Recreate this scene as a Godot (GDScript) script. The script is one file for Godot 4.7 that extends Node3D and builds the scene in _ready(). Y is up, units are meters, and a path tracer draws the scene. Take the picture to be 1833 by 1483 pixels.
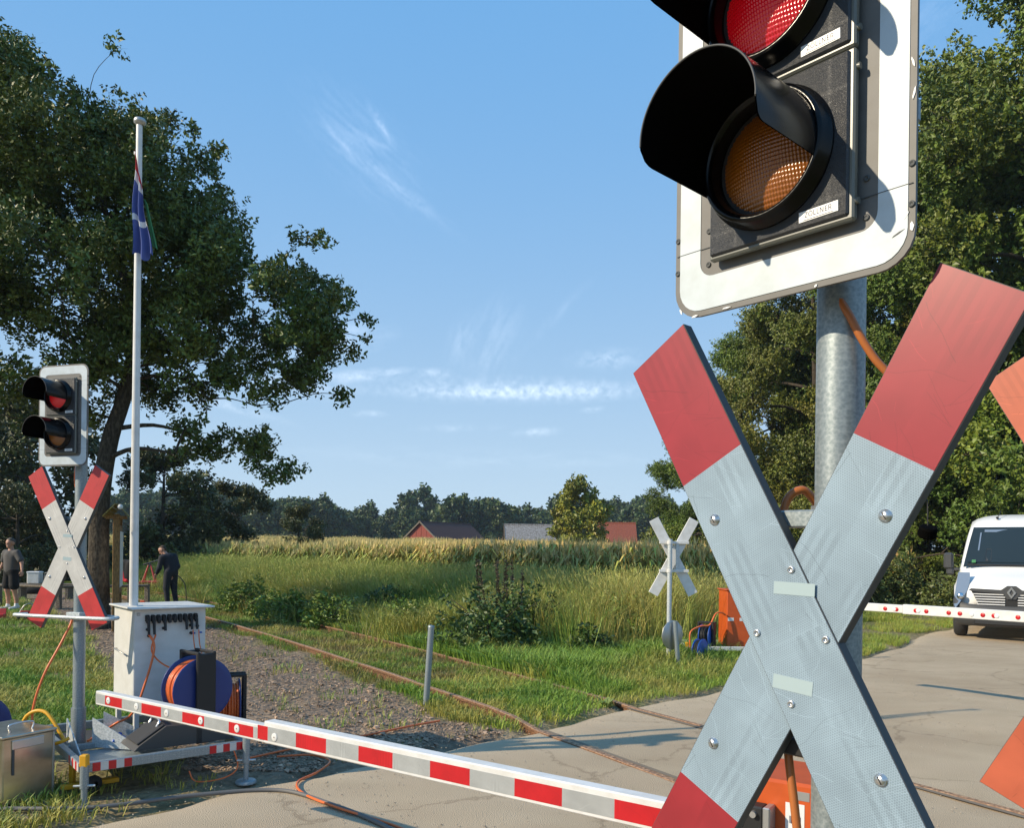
extends Node3D

# ---------------------------------------------------------------- helpers
class B:
	var st := SurfaceTool.new()
	var xf := Transform3D.IDENTITY
	func _init() -> void:
		st.begin(Mesh.PRIMITIVE_TRIANGLES)
	func poly(p: Array, inside: Vector3, sg := -1) -> void:
		st.set_smooth_group(sg)
		var n: Vector3 = (p[1] - p[0]).cross(p[2] - p[0])
		var c := Vector3.ZERO
		for q in p:
			c += q
		c /= p.size()
		var out := n.dot(c - inside) > 0.0
		for i in range(1, p.size() - 1):
			st.add_vertex(xf * p[0])
			if out:
				st.add_vertex(xf * p[i + 1]); st.add_vertex(xf * p[i])
			else:
				st.add_vertex(xf * p[i]); st.add_vertex(xf * p[i + 1])
	func box(c: Vector3, s: Vector3, b := 0.0, bs := Basis.IDENTITY) -> void:
		var h := s * 0.5
		var ax := [Vector3.RIGHT, Vector3.UP, Vector3.BACK]
		for i in 3:
			var j := (i + 1) % 3
			var k := (i + 2) % 3
			for sg in [-1.0, 1.0]:
				var pts := []
				for q in [[-1, -1], [1, -1], [1, 1], [-1, 1]]:
					pts.append(c + bs * (ax[i] * h[i] * sg + ax[j] * (h[j] - b) * q[0] + ax[k] * (h[k] - b) * q[1]))
				poly(pts, c)
		if b > 0.0:
			for i in 3:
				var j := (i + 1) % 3
				var k := (i + 2) % 3
				for sj in [-1.0, 1.0]:
					for sk in [-1.0, 1.0]:
						var pts := []
						for q in [[-1, 0], [1, 0], [1, 1], [-1, 1]]:
							pts.append(c + bs * (ax[i] * (h[i] - b) * q[0] + ax[j] * sj * (h[j] - b * q[1]) + ax[k] * sk * (h[k] - b * (1 - q[1]))))
						poly(pts, c)
			for sx in [-1.0, 1.0]:
				for sy in [-1.0, 1.0]:
					for sz in [-1.0, 1.0]:
						poly([c + bs * Vector3(sx * h.x, sy * (h.y - b), sz * (h.z - b)), c + bs * Vector3(sx * (h.x - b), sy * h.y, sz * (h.z - b)), c + bs * Vector3(sx * (h.x - b), sy * (h.y - b), sz * h.z)], c)
	func tube(p: Array, r, n := 8, caps := true) -> void:
		var rings := []
		var up := Vector3.UP
		for i in p.size():
			var t: Vector3 = (p[mini(i + 1, p.size() - 1)] - p[maxi(i - 1, 0)]).normalized()
			if i == 0 and absf(t.dot(up)) > 0.9:
				up = Vector3.RIGHT
			var a := (up - t * up.dot(t)).normalized()
			up = a
			var b := t.cross(a)
			var rr: float = r[i] if r is Array else r
			var ring := []
			for k in n:
				var th := TAU * k / n
				ring.append(p[i] + (a * cos(th) + b * sin(th)) * rr)
			rings.append(ring)
		for i in p.size() - 1:
			var mid: Vector3 = (p[i] + p[i + 1]) * 0.5
			for k in n:
				var l := (k + 1) % n
				poly([rings[i][k], rings[i][l], rings[i + 1][l], rings[i + 1][k]], mid, 1)
		if caps:
			poly(rings[0], p[1])
			poly(rings[-1], p[-2])
	# profile of (radius, height) turned round the y axis of t
	func lathe(prof: Array, n: int, t := Transform3D.IDENTITY, sg := 1) -> void:
		for i in prof.size() - 1:
			var a: Vector2 = prof[i]
			var b: Vector2 = prof[i + 1]
			for k in n:
				var t0 := TAU * k / n
				var t1 := TAU * (k + 1) / n
				var q := []
				q.append(t * Vector3(a.x * cos(t0), a.y, a.x * sin(t0)))
				q.append(t * Vector3(a.x * cos(t1), a.y, a.x * sin(t1)))
				q.append(t * Vector3(b.x * cos(t1), b.y, b.x * sin(t1)))
				q.append(t * Vector3(b.x * cos(t0), b.y, b.x * sin(t0)))
				var d := (b - a).normalized()
				var nn := Vector3(d.y * cos((t0 + t1) / 2), -d.x, d.y * sin((t0 + t1) / 2))
				var m: Vector3 = (q[0] + q[1] + q[2] + q[3]) / 4.0 - t.basis * nn * 0.01
				if a.x < 1e-5:
					q.remove_at(1)
				elif b.x < 1e-5:
					q.remove_at(2)
				poly(q, m, sg)
	func cyl(a: Vector3, b: Vector3, r: float, n := 16) -> void:
		tube([a, b], r, n)
	func prism(pl: PackedVector2Array, z0: float, z1: float) -> void:
		var tr := Geometry2D.triangulate_polygon(pl)
		for i in range(0, tr.size(), 3):
			var q := []
			for k in 3:
				q.append(Vector3(pl[tr[i + k]].x, pl[tr[i + k]].y, z1))
			poly(q, Vector3(q[0].x, q[0].y, z1 - 1))
			for k in 3:
				q[k].z = z0
			poly(q, Vector3(q[0].x, q[0].y, z0 + 1))
		var cw := Geometry2D.is_polygon_clockwise(pl)
		for i in pl.size():
			var a := pl[i]
			var b := pl[(i + 1) % pl.size()]
			var nn := Vector2(b.y - a.y, a.x - b.x) * (-1.0 if cw else 1.0)
			var m := (a + b) * 0.5 - nn
			poly([Vector3(a.x, a.y, z0), Vector3(b.x, b.y, z0), Vector3(b.x, b.y, z1), Vector3(a.x, a.y, z1)], Vector3(m.x, m.y, (z0 + z1) / 2))
	func ring(o: PackedVector2Array, h: PackedVector2Array, z0: float, z1: float) -> void:
		var n := o.size()
		for i in n:
			var j := (i + 1) % n
			var m := (o[i] + o[j] + h[i] + h[j]) / 4.0
			poly([Vector3(o[i].x, o[i].y, z1), Vector3(o[j].x, o[j].y, z1), Vector3(h[j].x, h[j].y, z1), Vector3(h[i].x, h[i].y, z1)], Vector3(m.x, m.y, z1 - 1))
			poly([Vector3(o[i].x, o[i].y, z0), Vector3(o[j].x, o[j].y, z0), Vector3(o[j].x, o[j].y, z1), Vector3(o[i].x, o[i].y, z1)], Vector3(m.x, m.y, (z0 + z1) / 2))
			poly([Vector3(h[i].x, h[i].y, z0), Vector3(h[j].x, h[j].y, z0), Vector3(h[j].x, h[j].y, z1), Vector3(h[i].x, h[i].y, z1)], Vector3(m.x, m.y, (z0 + z1) / 2))
	# rows of points; side tells which way the skin faces
	func skin(rows: Array, side: float, sg := 1) -> void:
		st.set_smooth_group(sg)
		for i in rows.size() - 1:
			for j in rows[i].size() - 1:
				var a: Vector3 = xf * rows[i][j]
				var b: Vector3 = xf * rows[i][j + 1]
				var c: Vector3 = xf * rows[i + 1][j + 1]
				var d: Vector3 = xf * rows[i + 1][j]
				if side > 0:
					st.add_vertex(a); st.add_vertex(b); st.add_vertex(c); st.add_vertex(a); st.add_vertex(c); st.add_vertex(d)
				else:
					st.add_vertex(a); st.add_vertex(c); st.add_vertex(b); st.add_vertex(a); st.add_vertex(d); st.add_vertex(c)
	func mesh() -> ArrayMesh:
		st.generate_normals()
		return st.commit()

var M := {}
var used := {}
var rng := RandomNumberGenerator.new()

func L(r: float, g: float, b: float, a := 1.0) -> Color:
	var c := Color(r, g, b).linear_to_srgb()
	c.a = a
	return c

func mat(key: String, c: Color, rough := 0.6, metal := 0.0, tex: Texture2D = null, tile := 1.0, world := false) -> StandardMaterial3D:
	var m := StandardMaterial3D.new()
	m.resource_name = key
	m.albedo_color = c
	m.roughness = rough
	m.metallic = metal
	if tex:
		m.albedo_texture = tex
		m.uv1_triplanar = true
		m.uv1_world_triplanar = world
		m.uv1_scale = Vector3.ONE / tile
	M[key] = m
	return m

func noise_tex(size: int, freq: float, lo: Color, hi: Color, kind := FastNoiseLite.TYPE_SIMPLEX_SMOOTH, oct := 5, sd := 1, mid := 0.5) -> NoiseTexture2D:
	var n := FastNoiseLite.new()
	n.noise_type = kind
	n.seed = sd
	n.frequency = freq
	n.fractal_octaves = oct
	n.fractal_gain = 0.6
	var g := Gradient.new()
	g.set_color(0, lo)
	g.set_color(1, hi)
	g.set_offset(0, mid - 0.35)
	g.set_offset(1, mid + 0.35)
	var t := NoiseTexture2D.new()
	t.width = size
	t.height = size
	t.seamless = true
	t.noise = n
	t.color_ramp = g
	return t

func bump_tex(size: int, freq: float, strength: float, kind := FastNoiseLite.TYPE_SIMPLEX_SMOOTH, oct := 3) -> NoiseTexture2D:
	var n := FastNoiseLite.new()
	n.noise_type = kind
	n.seed = 7
	n.frequency = freq
	n.fractal_octaves = oct
	var t := NoiseTexture2D.new()
	t.width = size
	t.height = size
	t.seamless = true
	t.as_normal_map = true
	t.bump_strength = strength
	t.noise = n
	return t

func numbered(n: String) -> String:
	if not used.has(n):
		used[n] = 0
		return n
	used[n] += 1
	return "%s_%03d" % [n, used[n]]

func tag(o: Node3D, label: String, category: String, group := "") -> Node3D:
	o.set_meta("label", label)
	o.set_meta("category", category)
	if group:
		o.set_meta("group", group)
	return o

func thing(called: String, label: String, category: String, at := Vector3.ZERO, turn := 0.0, group := "") -> Node3D:
	var o := Node3D.new()
	o.name = numbered(called)
	o.position = at
	o.rotation.y = turn
	tag(o, label, category, group)
	add_child(o)
	return o

func obj(called: String, mesh, material: Material, parent: Node = null, xf := Transform3D.IDENTITY) -> MeshInstance3D:
	var o := MeshInstance3D.new()
	o.mesh = mesh.mesh() if mesh is B else mesh
	o.material_override = material
	o.transform = xf
	if parent == null:
		o.name = numbered(called)
		add_child(o)
	else:
		var n := called
		var k := 0
		while parent.has_node(n):
			k += 1
			n = "%s_%03d" % [called, k]
		o.name = n
		parent.add_child(o)
	return o

func dup(o: Node3D, at: Vector3, turn: float, size: float, label := "") -> Node3D:
	var c: Node3D = o.duplicate()
	c.name = numbered(str(o.name).rstrip("0123456789").trim_suffix("_"))
	c.position = at
	c.rotation.y = turn
	c.scale = Vector3.ONE * size
	if label:
		c.set_meta("label", label)
	add_child(c)
	return c

func struct(called: String, mesh, material: Material) -> MeshInstance3D:
	var o := obj(called, mesh, material)
	o.set_meta("kind", "structure")
	return o

func scatter(called: String, mesh: Mesh, material: Material, xs: Array, cs: Array, parent: Node = null, kind := "stuff") -> MultiMeshInstance3D:
	var mm := MultiMesh.new()
	mm.transform_format = MultiMesh.TRANSFORM_3D
	mm.use_colors = not cs.is_empty()
	mm.mesh = mesh
	mm.instance_count = xs.size()
	for i in xs.size():
		mm.set_instance_transform(i, xs[i])
		if cs:
			mm.set_instance_color(i, cs[i])
	var o := MultiMeshInstance3D.new()
	o.multimesh = mm
	o.material_override = material
	o.name = numbered(called) if parent == null else called
	if kind:
		o.set_meta("kind", kind)
	if parent:
		parent.add_child(o, true)
	else:
		add_child(o)
	return o

func rrect(x0: float, y0: float, x1: float, y1: float, r: float, n := 6) -> PackedVector2Array:
	var p := PackedVector2Array()
	for q in [[x1 - r, y1 - r, 0], [x0 + r, y1 - r, 1], [x0 + r, y0 + r, 2], [x1 - r, y0 + r, 3]]:
		for i in n + 1:
			var a: float = PI / 2 * (q[2] + float(i) / n)
			p.append(Vector2(q[0] + r * cos(a), q[1] + r * sin(a)))
	return p

func curve(pts: Array, n := 8) -> Array:
	var o := []
	for i in pts.size() - 1:
		var p0: Vector3 = pts[maxi(i - 1, 0)]
		var p3: Vector3 = pts[mini(i + 2, pts.size() - 1)]
		for k in n:
			o.append((pts[i] as Vector3).cubic_interpolate(pts[i + 1], p0, p3, float(k) / n))
	o.append(pts[-1])
	return o

func V(x: float, y: float, z: float) -> Vector3:
	return Vector3(x, y, z)

func turned(psi: float, o: Vector3) -> Transform3D:
	return Transform3D(Basis(V(cos(psi), 0, sin(psi)), Vector3.UP, V(-sin(psi), 0, cos(psi))), o)

# axis z of the result along d
func facing(d: Vector3, o: Vector3) -> Transform3D:
	var z := d.normalized()
	var x := Vector3.UP.cross(z)
	x = Vector3.RIGHT if x.length() < 0.01 else x.normalized()
	return Transform3D(Basis(x, z.cross(x), z), o)

# y axis of a lathe along d
func along(d: Vector3, o: Vector3) -> Transform3D:
	var y := d.normalized()
	var x := y.cross(Vector3.FORWARD if absf(y.z) < 0.9 else Vector3.RIGHT).normalized()
	return Transform3D(Basis(x, y, x.cross(y)), o)

# ---------------------------------------------------------------- the lie of the land
var lump := FastNoiseLite.new()
const ROAD := Vector2(0.22, -7.2)
const ROAD_T := Vector2(0.71, -0.704)
const ROAD_N := Vector2(0.704, 0.71)

func track_x(z: float) -> float:
	var d := z + 9.56
	return -0.39 + 0.62 * d - 0.0048 * d * d if z < 6.0 else -0.39 + 0.62 * 15.56 - 0.0048 * 15.56 * 15.56 + 0.47 * (z - 6.0)

func road_s(x: float, z: float) -> float:
	return (Vector2(x, z) - ROAD).dot(ROAD_N)

func road_t(x: float, z: float) -> float:
	return (Vector2(x, z) - ROAD).dot(ROAD_T)

func road_edge(t: float) -> Vector2:
	var w := lump.get_noise_2d(t * 22.0, 40.0) * 0.22 + lump.get_noise_2d(t * 90.0, 9.0) * 0.1
	return Vector2(w - 0.1 - smoothstep(6.0, 14.0, t) * 0.9, 3.75 + lump.get_noise_2d(t * 22.0, 90.0) * 0.35 + smoothstep(3.0, 0.0, t) * 1.0)

func on_road(x: float, z: float) -> bool:
	var s := road_s(x, z)
	if s < -1.6 or s > 5.5:
		return false
	var e := road_edge(road_t(x, z))
	return s > e.x and s < e.y

# distance to the left of the track's centre line, in metres
func track_d(x: float, z: float) -> float:
	return (track_x(z) - x) * 0.85

func on_gravel(x: float, z: float) -> bool:
	var d := track_d(x, z) + lump.get_noise_2d(x * 30.0, z * 30.0) * 0.4
	return d > 0.95 and d < 3.5 and z < -5.6 and z > -34.0

func land(x: float, z: float) -> float:
	var h := smoothstep(-30.0, -260.0, z) * 3.4
	h += lump.get_noise_2d(x * 6.0, z * 6.0) * 0.6 * smoothstep(-40.0, -90.0, z)
	var s := road_s(x, z)
	var near := clampf(minf(absf(s + 0.3), absf(s - 4.2)), 0, 1) if s < -0.3 or s > 4.2 else 0.0
	if near > 0.0 and z > -60.0:
		h += (lump.get_noise_2d(x * 60.0, z * 60.0) * 0.05 + lump.get_noise_2d(x * 220.0, z * 220.0) * 0.02) * near
	if s > -0.7 and s < 5.2 and on_road(x, z):
		h -= 0.05
	return h

func _ready() -> void:
	rng.seed = 20
	lump.seed = 5
	lump.frequency = 0.01
	lump.fractal_octaves = 3
	camera_and_light()
	materials()
	ground()
	signals()
	barrier()
	left_trailer()
	far_side()
	van()
	field_buildings()
	people()
	plants()
	trees()

# ---------------------------------------------------------------- camera, sky, sun
func camera_and_light() -> void:
	var cam := Camera3D.new()
	cam.name = "camera"
	cam.projection = Camera3D.PROJECTION_FRUSTUM
	cam.near = 0.05
	cam.far = 4000.0
	cam.size = 0.05 * 1483.0 / 1450.0
	cam.frustum_offset = Vector2(0.0, 0.05 * (987.0 - 741.5) / 1450.0)
	cam.position = V(0, 1.6, 0)
	cam.rotation.z = deg_to_rad(0.7)
	add_child(cam)
	cam.current = true
	var sky := ProceduralSkyMaterial.new()
	sky.sky_top_color = L(0.125, 0.36, 0.71)
	sky.sky_horizon_color = L(0.56, 0.71, 0.82)
	sky.sky_curve = 0.2
	sky.ground_bottom_color = L(0.10, 0.11, 0.06)
	sky.ground_horizon_color = L(0.30, 0.32, 0.28)
	sky.sun_angle_max = 25.0
	sky.sky_cover = cirrus()
	sky.sky_cover_modulate = Color(1, 1, 1, 1)
	var env := Environment.new()
	env.background_mode = Environment.BG_SKY
	env.sky = Sky.new()
	env.sky.sky_material = sky
	env.tonemap_mode = Environment.TONE_MAPPER_LINEAR
	env.tonemap_exposure = 1.13
	env.sdfgi_enabled = true
	env.ssao_enabled = true
	env.ssil_enabled = true
	env.fog_enabled = true
	env.fog_density = 0.0003
	env.fog_light_color = L(0.55, 0.68, 0.82)
	var we := WorldEnvironment.new()
	we.name = "world_environment"
	we.environment = env
	add_child(we)
	var sun := DirectionalLight3D.new()
	sun.name = "sun"
	sun.light_energy = 1.5
	sun.light_color = Color(1.0, 0.935, 0.82)
	sun.light_angular_distance = 0.5
	sun.shadow_enabled = true
	var e := deg_to_rad(30.5)
	add_child(sun)
	sun.look_at_from_position(V(-0.95 * cos(e), sin(e), 0.312 * cos(e)) * 50.0, Vector3.ZERO)

func cirrus() -> ImageTexture:
	var w := 4096
	var h := 2048
	var win := Image.create_empty(936, 470, false, Image.FORMAT_RGBA8)
	var n := FastNoiseLite.new()
	n.frequency = 1.0
	n.fractal_octaves = 5
	n.fractal_gain = 0.55
	n.seed = 12
	n.domain_warp_enabled = true
	n.domain_warp_amplitude = 0.9
	n.domain_warp_frequency = 0.8
	# azimuth, height, half length, half height, turn, strength, noise scale along, across
	var feats := [
		[-10.8, 26.0, 4.6, 2.3, -34.0, 0.09, 0.35, 3.2], [-8.2, 23.8, 4.2, 0.5, -31.0, 0.14, 0.4, 3.0], [-9.6, 27.4, 1.3, 0.3, -50.0, 0.24, 0.7, 2.4], [-12.3, 26.3, 1.8, 0.35, -40.0, 0.12, 0.6, 2.6], [-10.0, 26.4, 1.6, 0.3, -20.0, 0.10, 0.6, 2.6],
		[-0.4, 11.3, 9.0, 0.8, 0.5, 0.27, 1.1, 2.0], [3.8, 11.2, 5.0, 0.6, 1.0, 0.26, 1.2, 2.4], [-2.0, 11.1, 7.0, 0.45, 0.0, 0.22, 1.4, 2.4], [-10.4, 12.0, 3.6, 0.4, 6.0, 0.34, 0.4, 1.8], [-5.6, 12.3, 1.1, 0.35, 3.0, 0.3, 0.8, 2.0],
		[-14.0, 14.0, 4.6, 1.2, 10.0, 0.34, 0.3, 1.3], [-15.0, 11.2, 3.5, 0.9, -3.0, 0.2, 0.4, 1.4], [-1.6, 14.6, 3.0, 1.8, 66.0, 0.10, 0.35, 1.8], [-3.8, 14.6, 1.8, 0.9, 72.0, 0.10, 0.4, 1.8], [3.0, 16.4, 3.4, 0.4, 44.0, 0.06, 0.4, 1.6],
		[6.6, 13.4, 2.6, 0.7, 2.0, 0.18, 0.5, 2.0], [-10.2, 9.4, 1.2, 0.25, 2.0, 0.2, 0.8, 2.0], [1.6, 8.4, 1.6, 0.3, 5.0, 0.24, 0.8, 2.0], [-4.0, 8.6, 3.0, 0.25, 2.0, 0.12, 0.6, 2.0], [-20.0, 9.6, 4.5, 0.35, -14.0, 0.14, 0.4, 1.6],
		[5.5, 10.0, 0.8, 0.2, 4.0, 0.2, 0.9, 2.0], [-2.0, 6.5, 14.0, 0.7, 0.0, 0.07, 0.2, 1.4], [25.0, 30.0, 7.0, 1.4, 20.0, 0.08, 0.2, 1.2],
	]
	var rot := []
	for f in feats:
		rot.append([cos(deg_to_rad(f[4])), sin(deg_to_rad(f[4]))])
	var buf := PackedByteArray()
	buf.resize(936 * 470 * 4)
	for j in 470:
		var el := 40.0 - j * 40.0 / 455.1
		if el < 1.0:
			continue
		for i in 936:
			var az := (i - 468) * 360.0 / w
			var v := 0.0
			for k in feats.size():
				var f = feats[k]
				var dx: float = az - f[0]
				var dy: float = el - f[1]
				if absf(dx) > f[2] * 1.3 + 1.5 or absf(dy) > f[2] + 1.5:
					continue
				var a: float = dx * rot[k][0] + dy * rot[k][1]
				var c: float = -dx * rot[k][1] + dy * rot[k][0]
				var q: float = (a / f[2]) * (a / f[2]) + (c / f[3]) * (c / f[3])
				if q > 1.8:
					continue
				var s := n.get_noise_3d(a * f[6] * 1.2, c * f[7] * 0.8, k * 7.0) * 0.5 + 0.5
				v += f[5] * exp(-q * 1.6) * clampf((s - 0.32) * 2.6, 0.0, 1.4)
			if v > 0.003:
				var o := (j * 936 + i) * 4
				buf[o] = 255
				buf[o + 1] = 250
				buf[o + 2] = 245
				buf[o + 3] = int(clampf(v, 0.0, 0.9) * 255.0)
	win.set_data(936, 470, false, Image.FORMAT_RGBA8, buf)
	var im := Image.create_empty(w, h, false, Image.FORMAT_RGBA8)
	im.fill(Color(1, 1, 1, 0))
	var y0 := 1024 - 455
	im.blit_rect(win, Rect2i(468, 0, 468, 470), Vector2i(0, y0))
	im.blit_rect(win, Rect2i(0, 0, 468, 470), Vector2i(w - 468, y0))
	win.flip_x()
	im.blit_rect(win, Rect2i(0, 0, 936, 470), Vector2i(560, y0))
	im.blit_rect(win, Rect2i(0, 0, 936, 470), Vector2i(2600, y0))
	win.flip_x()
	im.blit_rect(win, Rect2i(0, 0, 936, 470), Vector2i(1580, y0))
	return ImageTexture.create_from_image(im)

# ---------------------------------------------------------------- materials
func sheeting(red: bool) -> ImageTexture:
	var n := 1024
	var im := Image.create_empty(n, n, false, Image.FORMAT_RGB8)
	var buf := PackedByteArray()
	buf.resize(n * n * 3)
	var f := FastNoiseLite.new()
	f.seed = 31 if red else 3
	f.frequency = 0.004
	f.fractal_octaves = 5
	var px := 1024.0 / 146.0   # honeycomb cells of about 4 mm on a tile of 0.6 m
	for y in n:
		var row := int(y / (px * 0.866))
		var fy := y / (px * 0.866) - row - 0.5
		for x in n:
			var u := x / px + (0.5 if row & 1 else 0.0)
			var fx := u - floorf(u) - 0.5
			var d := fx * fx + fy * fy * 0.75
			var v := 0.91 if d < 0.12 else 1.05
			if red:
				v = 0.985 if d < 0.13 else 1.0
			var band := sin((x + y * 0.02) * TAU / 32.0) * 6.0
			v *= 1.0 + clampf(band, -1.0, 1.0) * (0.022 if red else 0.03) * smoothstep(0.1, 0.3, f.get_noise_2d(x * 0.35, y * 0.35 + 900.0))
			v *= 1.0 + f.get_noise_2d(x * 0.8, y * 0.8) * 0.09
			var o := (y * n + x) * 3
			var b := int(clampf(v * 0.86, 0, 1) * 255.0)
			buf[o] = b
			buf[o + 1] = b
			buf[o + 2] = b
	im.set_data(n, n, false, Image.FORMAT_RGB8, buf)
	var r := RandomNumberGenerator.new()
	r.seed = 9
	for k in 110:   # scratches
		var x := r.randf() * n
		var y := r.randf() * n
		var a := r.randf() * TAU if k % 3 else 0.5 + r.randf() * 0.3
		var ln := int(r.randf_range(15, 130 if k % 5 else 300))
		var br := r.randf() < (0.3 if red else 0.75)
		for i in ln:
			x += cos(a)
			y += sin(a)
			a += r.randf_range(-0.05, 0.05)
			var p := Vector2i(posmod(int(x), n), posmod(int(y), n))
			var c := im.get_pixelv(p)
			im.set_pixelv(p, c * 1.16 if br else c * 0.84)
			if k % 4 == 0:
				var p2 := Vector2i(posmod(p.x + 1, n), p.y)
				im.set_pixelv(p2, im.get_pixelv(p2) * (1.12 if br else 0.88))
	return ImageTexture.create_from_image(im)

func leaf_mat(key: String, c: Color, back: Color) -> void:
	var m := mat(key, c, 0.5)
	m.vertex_color_use_as_albedo = true
	m.backlight_enabled = true
	m.backlight = back
	m.cull_mode = BaseMaterial3D.CULL_DISABLED

func materials() -> void:
	var t_soil := noise_tex(1024, 0.012, Color(0.74, 0.72, 0.69), Color(1, 1, 1), FastNoiseLite.TYPE_SIMPLEX_SMOOTH, 6, 2)
	var soil := mat("soil", Color.WHITE, 0.95, 0.0, t_soil, 1.7, true)
	soil.vertex_color_use_as_albedo = true
	soil.normal_enabled = true
	soil.normal_texture = bump_tex(512, 0.03, 10.0)
	soil.normal_scale = 1.0
	var t_asph := noise_tex(1024, 0.11, Color(0.75, 0.74, 0.73), Color(1, 1, 1), FastNoiseLite.TYPE_SIMPLEX_SMOOTH, 4, 8)
	var asph := mat("asphalt", Color.WHITE, 0.88, 0.0, t_asph, 0.8, true)
	asph.vertex_color_use_as_albedo = true
	asph.normal_enabled = true
	asph.normal_texture = bump_tex(512, 0.16, 5.0)
	asph.normal_scale = 0.7
	var ck := FastNoiseLite.new()
	ck.noise_type = FastNoiseLite.TYPE_CELLULAR
	ck.seed = 15
	ck.frequency = 0.006
	ck.fractal_type = FastNoiseLite.FRACTAL_NONE
	ck.cellular_return_type = FastNoiseLite.RETURN_DISTANCE2_SUB
	ck.domain_warp_enabled = true
	ck.domain_warp_amplitude = 40.0
	ck.domain_warp_frequency = 0.012
	var cg := Gradient.new()
	cg.set_color(0, Color(0.86, 0.85, 0.84))
	cg.set_color(1, Color(1, 1, 1))
	cg.set_offset(0, 0.0)
	cg.set_offset(1, 0.009)
	var ct := NoiseTexture2D.new()
	ct.width = 1024
	ct.height = 1024
	ct.seamless = true
	ct.normalize = false
	ct.noise = ck
	ct.color_ramp = cg
	asph.detail_enabled = true
	asph.detail_blend_mode = BaseMaterial3D.BLEND_MODE_MUL
	asph.detail_uv_layer = BaseMaterial3D.DETAIL_UV_2
	asph.detail_albedo = ct
	asph.uv2_triplanar = true
	asph.uv2_world_triplanar = true
	asph.uv2_scale = Vector3.ONE / 8.7
	mat("pebble", Color.WHITE, 0.85).vertex_color_use_as_albedo = true
	var t_galv := noise_tex(512, 0.03, Color(0.76, 0.79, 0.80), Color(1, 1, 1), FastNoiseLite.TYPE_CELLULAR, 2, 4)
	mat("galvanised", L(0.36, 0.40, 0.415), 0.48, 0.45, t_galv, 0.12)
	mat("galvanised_bright", L(0.72, 0.74, 0.74), 0.5, 0.3, t_galv, 0.25)
	var t_rust := noise_tex(512, 0.03, Color(0.45, 0.36, 0.30), Color(1, 0.9, 0.8), FastNoiseLite.TYPE_SIMPLEX_SMOOTH, 5, 6)
	mat("rust", L(0.33, 0.22, 0.15), 0.75, 0.15, t_rust, 0.4, true)
	mat("rail_top", L(0.62, 0.48, 0.36), 0.65, 0.05, t_rust, 0.6, true)
	var sh := sheeting(false)
	var shr := sheeting(true)
	mat("sheet_near_dimmed", L(0.36, 0.475, 0.575), 0.34, 0.0, sh, 0.6)  # white sheeting; its dim off-axis look and bluish sky reflection are painted in
	mat("sheet_near_red_dimmed", L(0.42, 0.032, 0.045), 0.34, 0.0, shr, 0.6)  # red sheeting of the same sign type, dimmer off-axis look put into the colour
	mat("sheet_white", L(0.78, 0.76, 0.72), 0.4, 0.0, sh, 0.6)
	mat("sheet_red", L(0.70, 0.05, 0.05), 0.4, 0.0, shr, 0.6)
	mat("sheet_orange", L(0.66, 0.15, 0.075), 0.4, 0.0, shr, 0.6)
	mat("sheet_grey", L(0.50, 0.52, 0.52), 0.4, 0.0, sh, 0.5)
	mat("band_red", L(0.70, 0.012, 0.02), 0.38, 0.0, shr, 0.5)
	var t_dirt := noise_tex(512, 0.01, Color(0.93, 0.925, 0.91), Color(1, 1, 1), FastNoiseLite.TYPE_SIMPLEX_SMOOTH, 6, 14, 0.35)
	mat("white_paint", L(0.70, 0.70, 0.69), 0.4, 0.0, t_dirt, 0.7)
	mat("panel_white", L(0.52, 0.59, 0.645), 0.45, 0.0, t_dirt, 0.5)
	mat("panel_grey", L(0.135, 0.13, 0.125), 0.55, 0.0, t_dirt, 0.3)
	var hb := bump_tex(512, 0.22, 6.0, FastNoiseLite.TYPE_SIMPLEX_SMOOTH, 2)
	var hs := mat("housing", L(0.026, 0.028, 0.033), 0.42)
	hs.normal_enabled = true
	hs.normal_texture = hb
	hs.normal_scale = 0.55
	hs.uv1_triplanar = true
	hs.uv1_scale = Vector3.ONE / 0.16
	mat("housing_rim", L(0.13, 0.135, 0.12), 0.35)
	mat("black_gloss", L(0.003, 0.003, 0.0035), 0.2).metallic_specular = 0.35
	mat("matt_black", L(0.0025, 0.0025, 0.0025), 0.75).metallic_specular = 0.12
	mat("black", L(0.012, 0.012, 0.013), 0.55)
	mat("rubber", L(0.03, 0.03, 0.032), 0.8)
	mat("dark_rim", L(0.06, 0.065, 0.068), 0.6)
	mat("steel", L(0.62, 0.62, 0.62), 0.3, 0.9)
	mat("steel_dull", L(0.45, 0.45, 0.44), 0.45, 0.8)
	var rl := mat("lens_red", L(0.50, 0.006, 0.02), 0.2)
	rl.clearcoat_enabled = true
	rl.clearcoat_roughness = 0.15
	rl.emission_enabled = true
	rl.emission = Color(1.0, 0.03, 0.06)
	rl.emission_energy_multiplier = 0.12
	var al := mat("lens_amber", L(0.30, 0.088, 0.004), 0.28)
	al.clearcoat_enabled = true
	al.clearcoat_roughness = 0.22
	mat("groove", L(0.20, 0.155, 0.11), 0.95)
	mat("tape", L(0.37, 0.465, 0.49), 0.25)
	mat("label", L(0.72, 0.73, 0.74), 0.4)
	mat("ink", L(0.03, 0.035, 0.08), 0.6)
	mat("orange_cable", L(0.72, 0.15, 0.035), 0.35)
	mat("brown_cable", L(0.42, 0.13, 0.03), 0.4)
	mat("orange_paint", L(0.56, 0.092, 0.015), 0.4, 0.0, t_dirt, 0.6)
	mat("blue", L(0.015, 0.035, 0.17), 0.4)
	mat("blue_bright", L(0.015, 0.10, 0.42), 0.4)
	mat("yellow", L(0.72, 0.36, 0.015), 0.45)
	mat("red_paint", L(0.45, 0.03, 0.025), 0.45)
	mat("plastic_box", L(0.055, 0.052, 0.05), 0.6)
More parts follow.
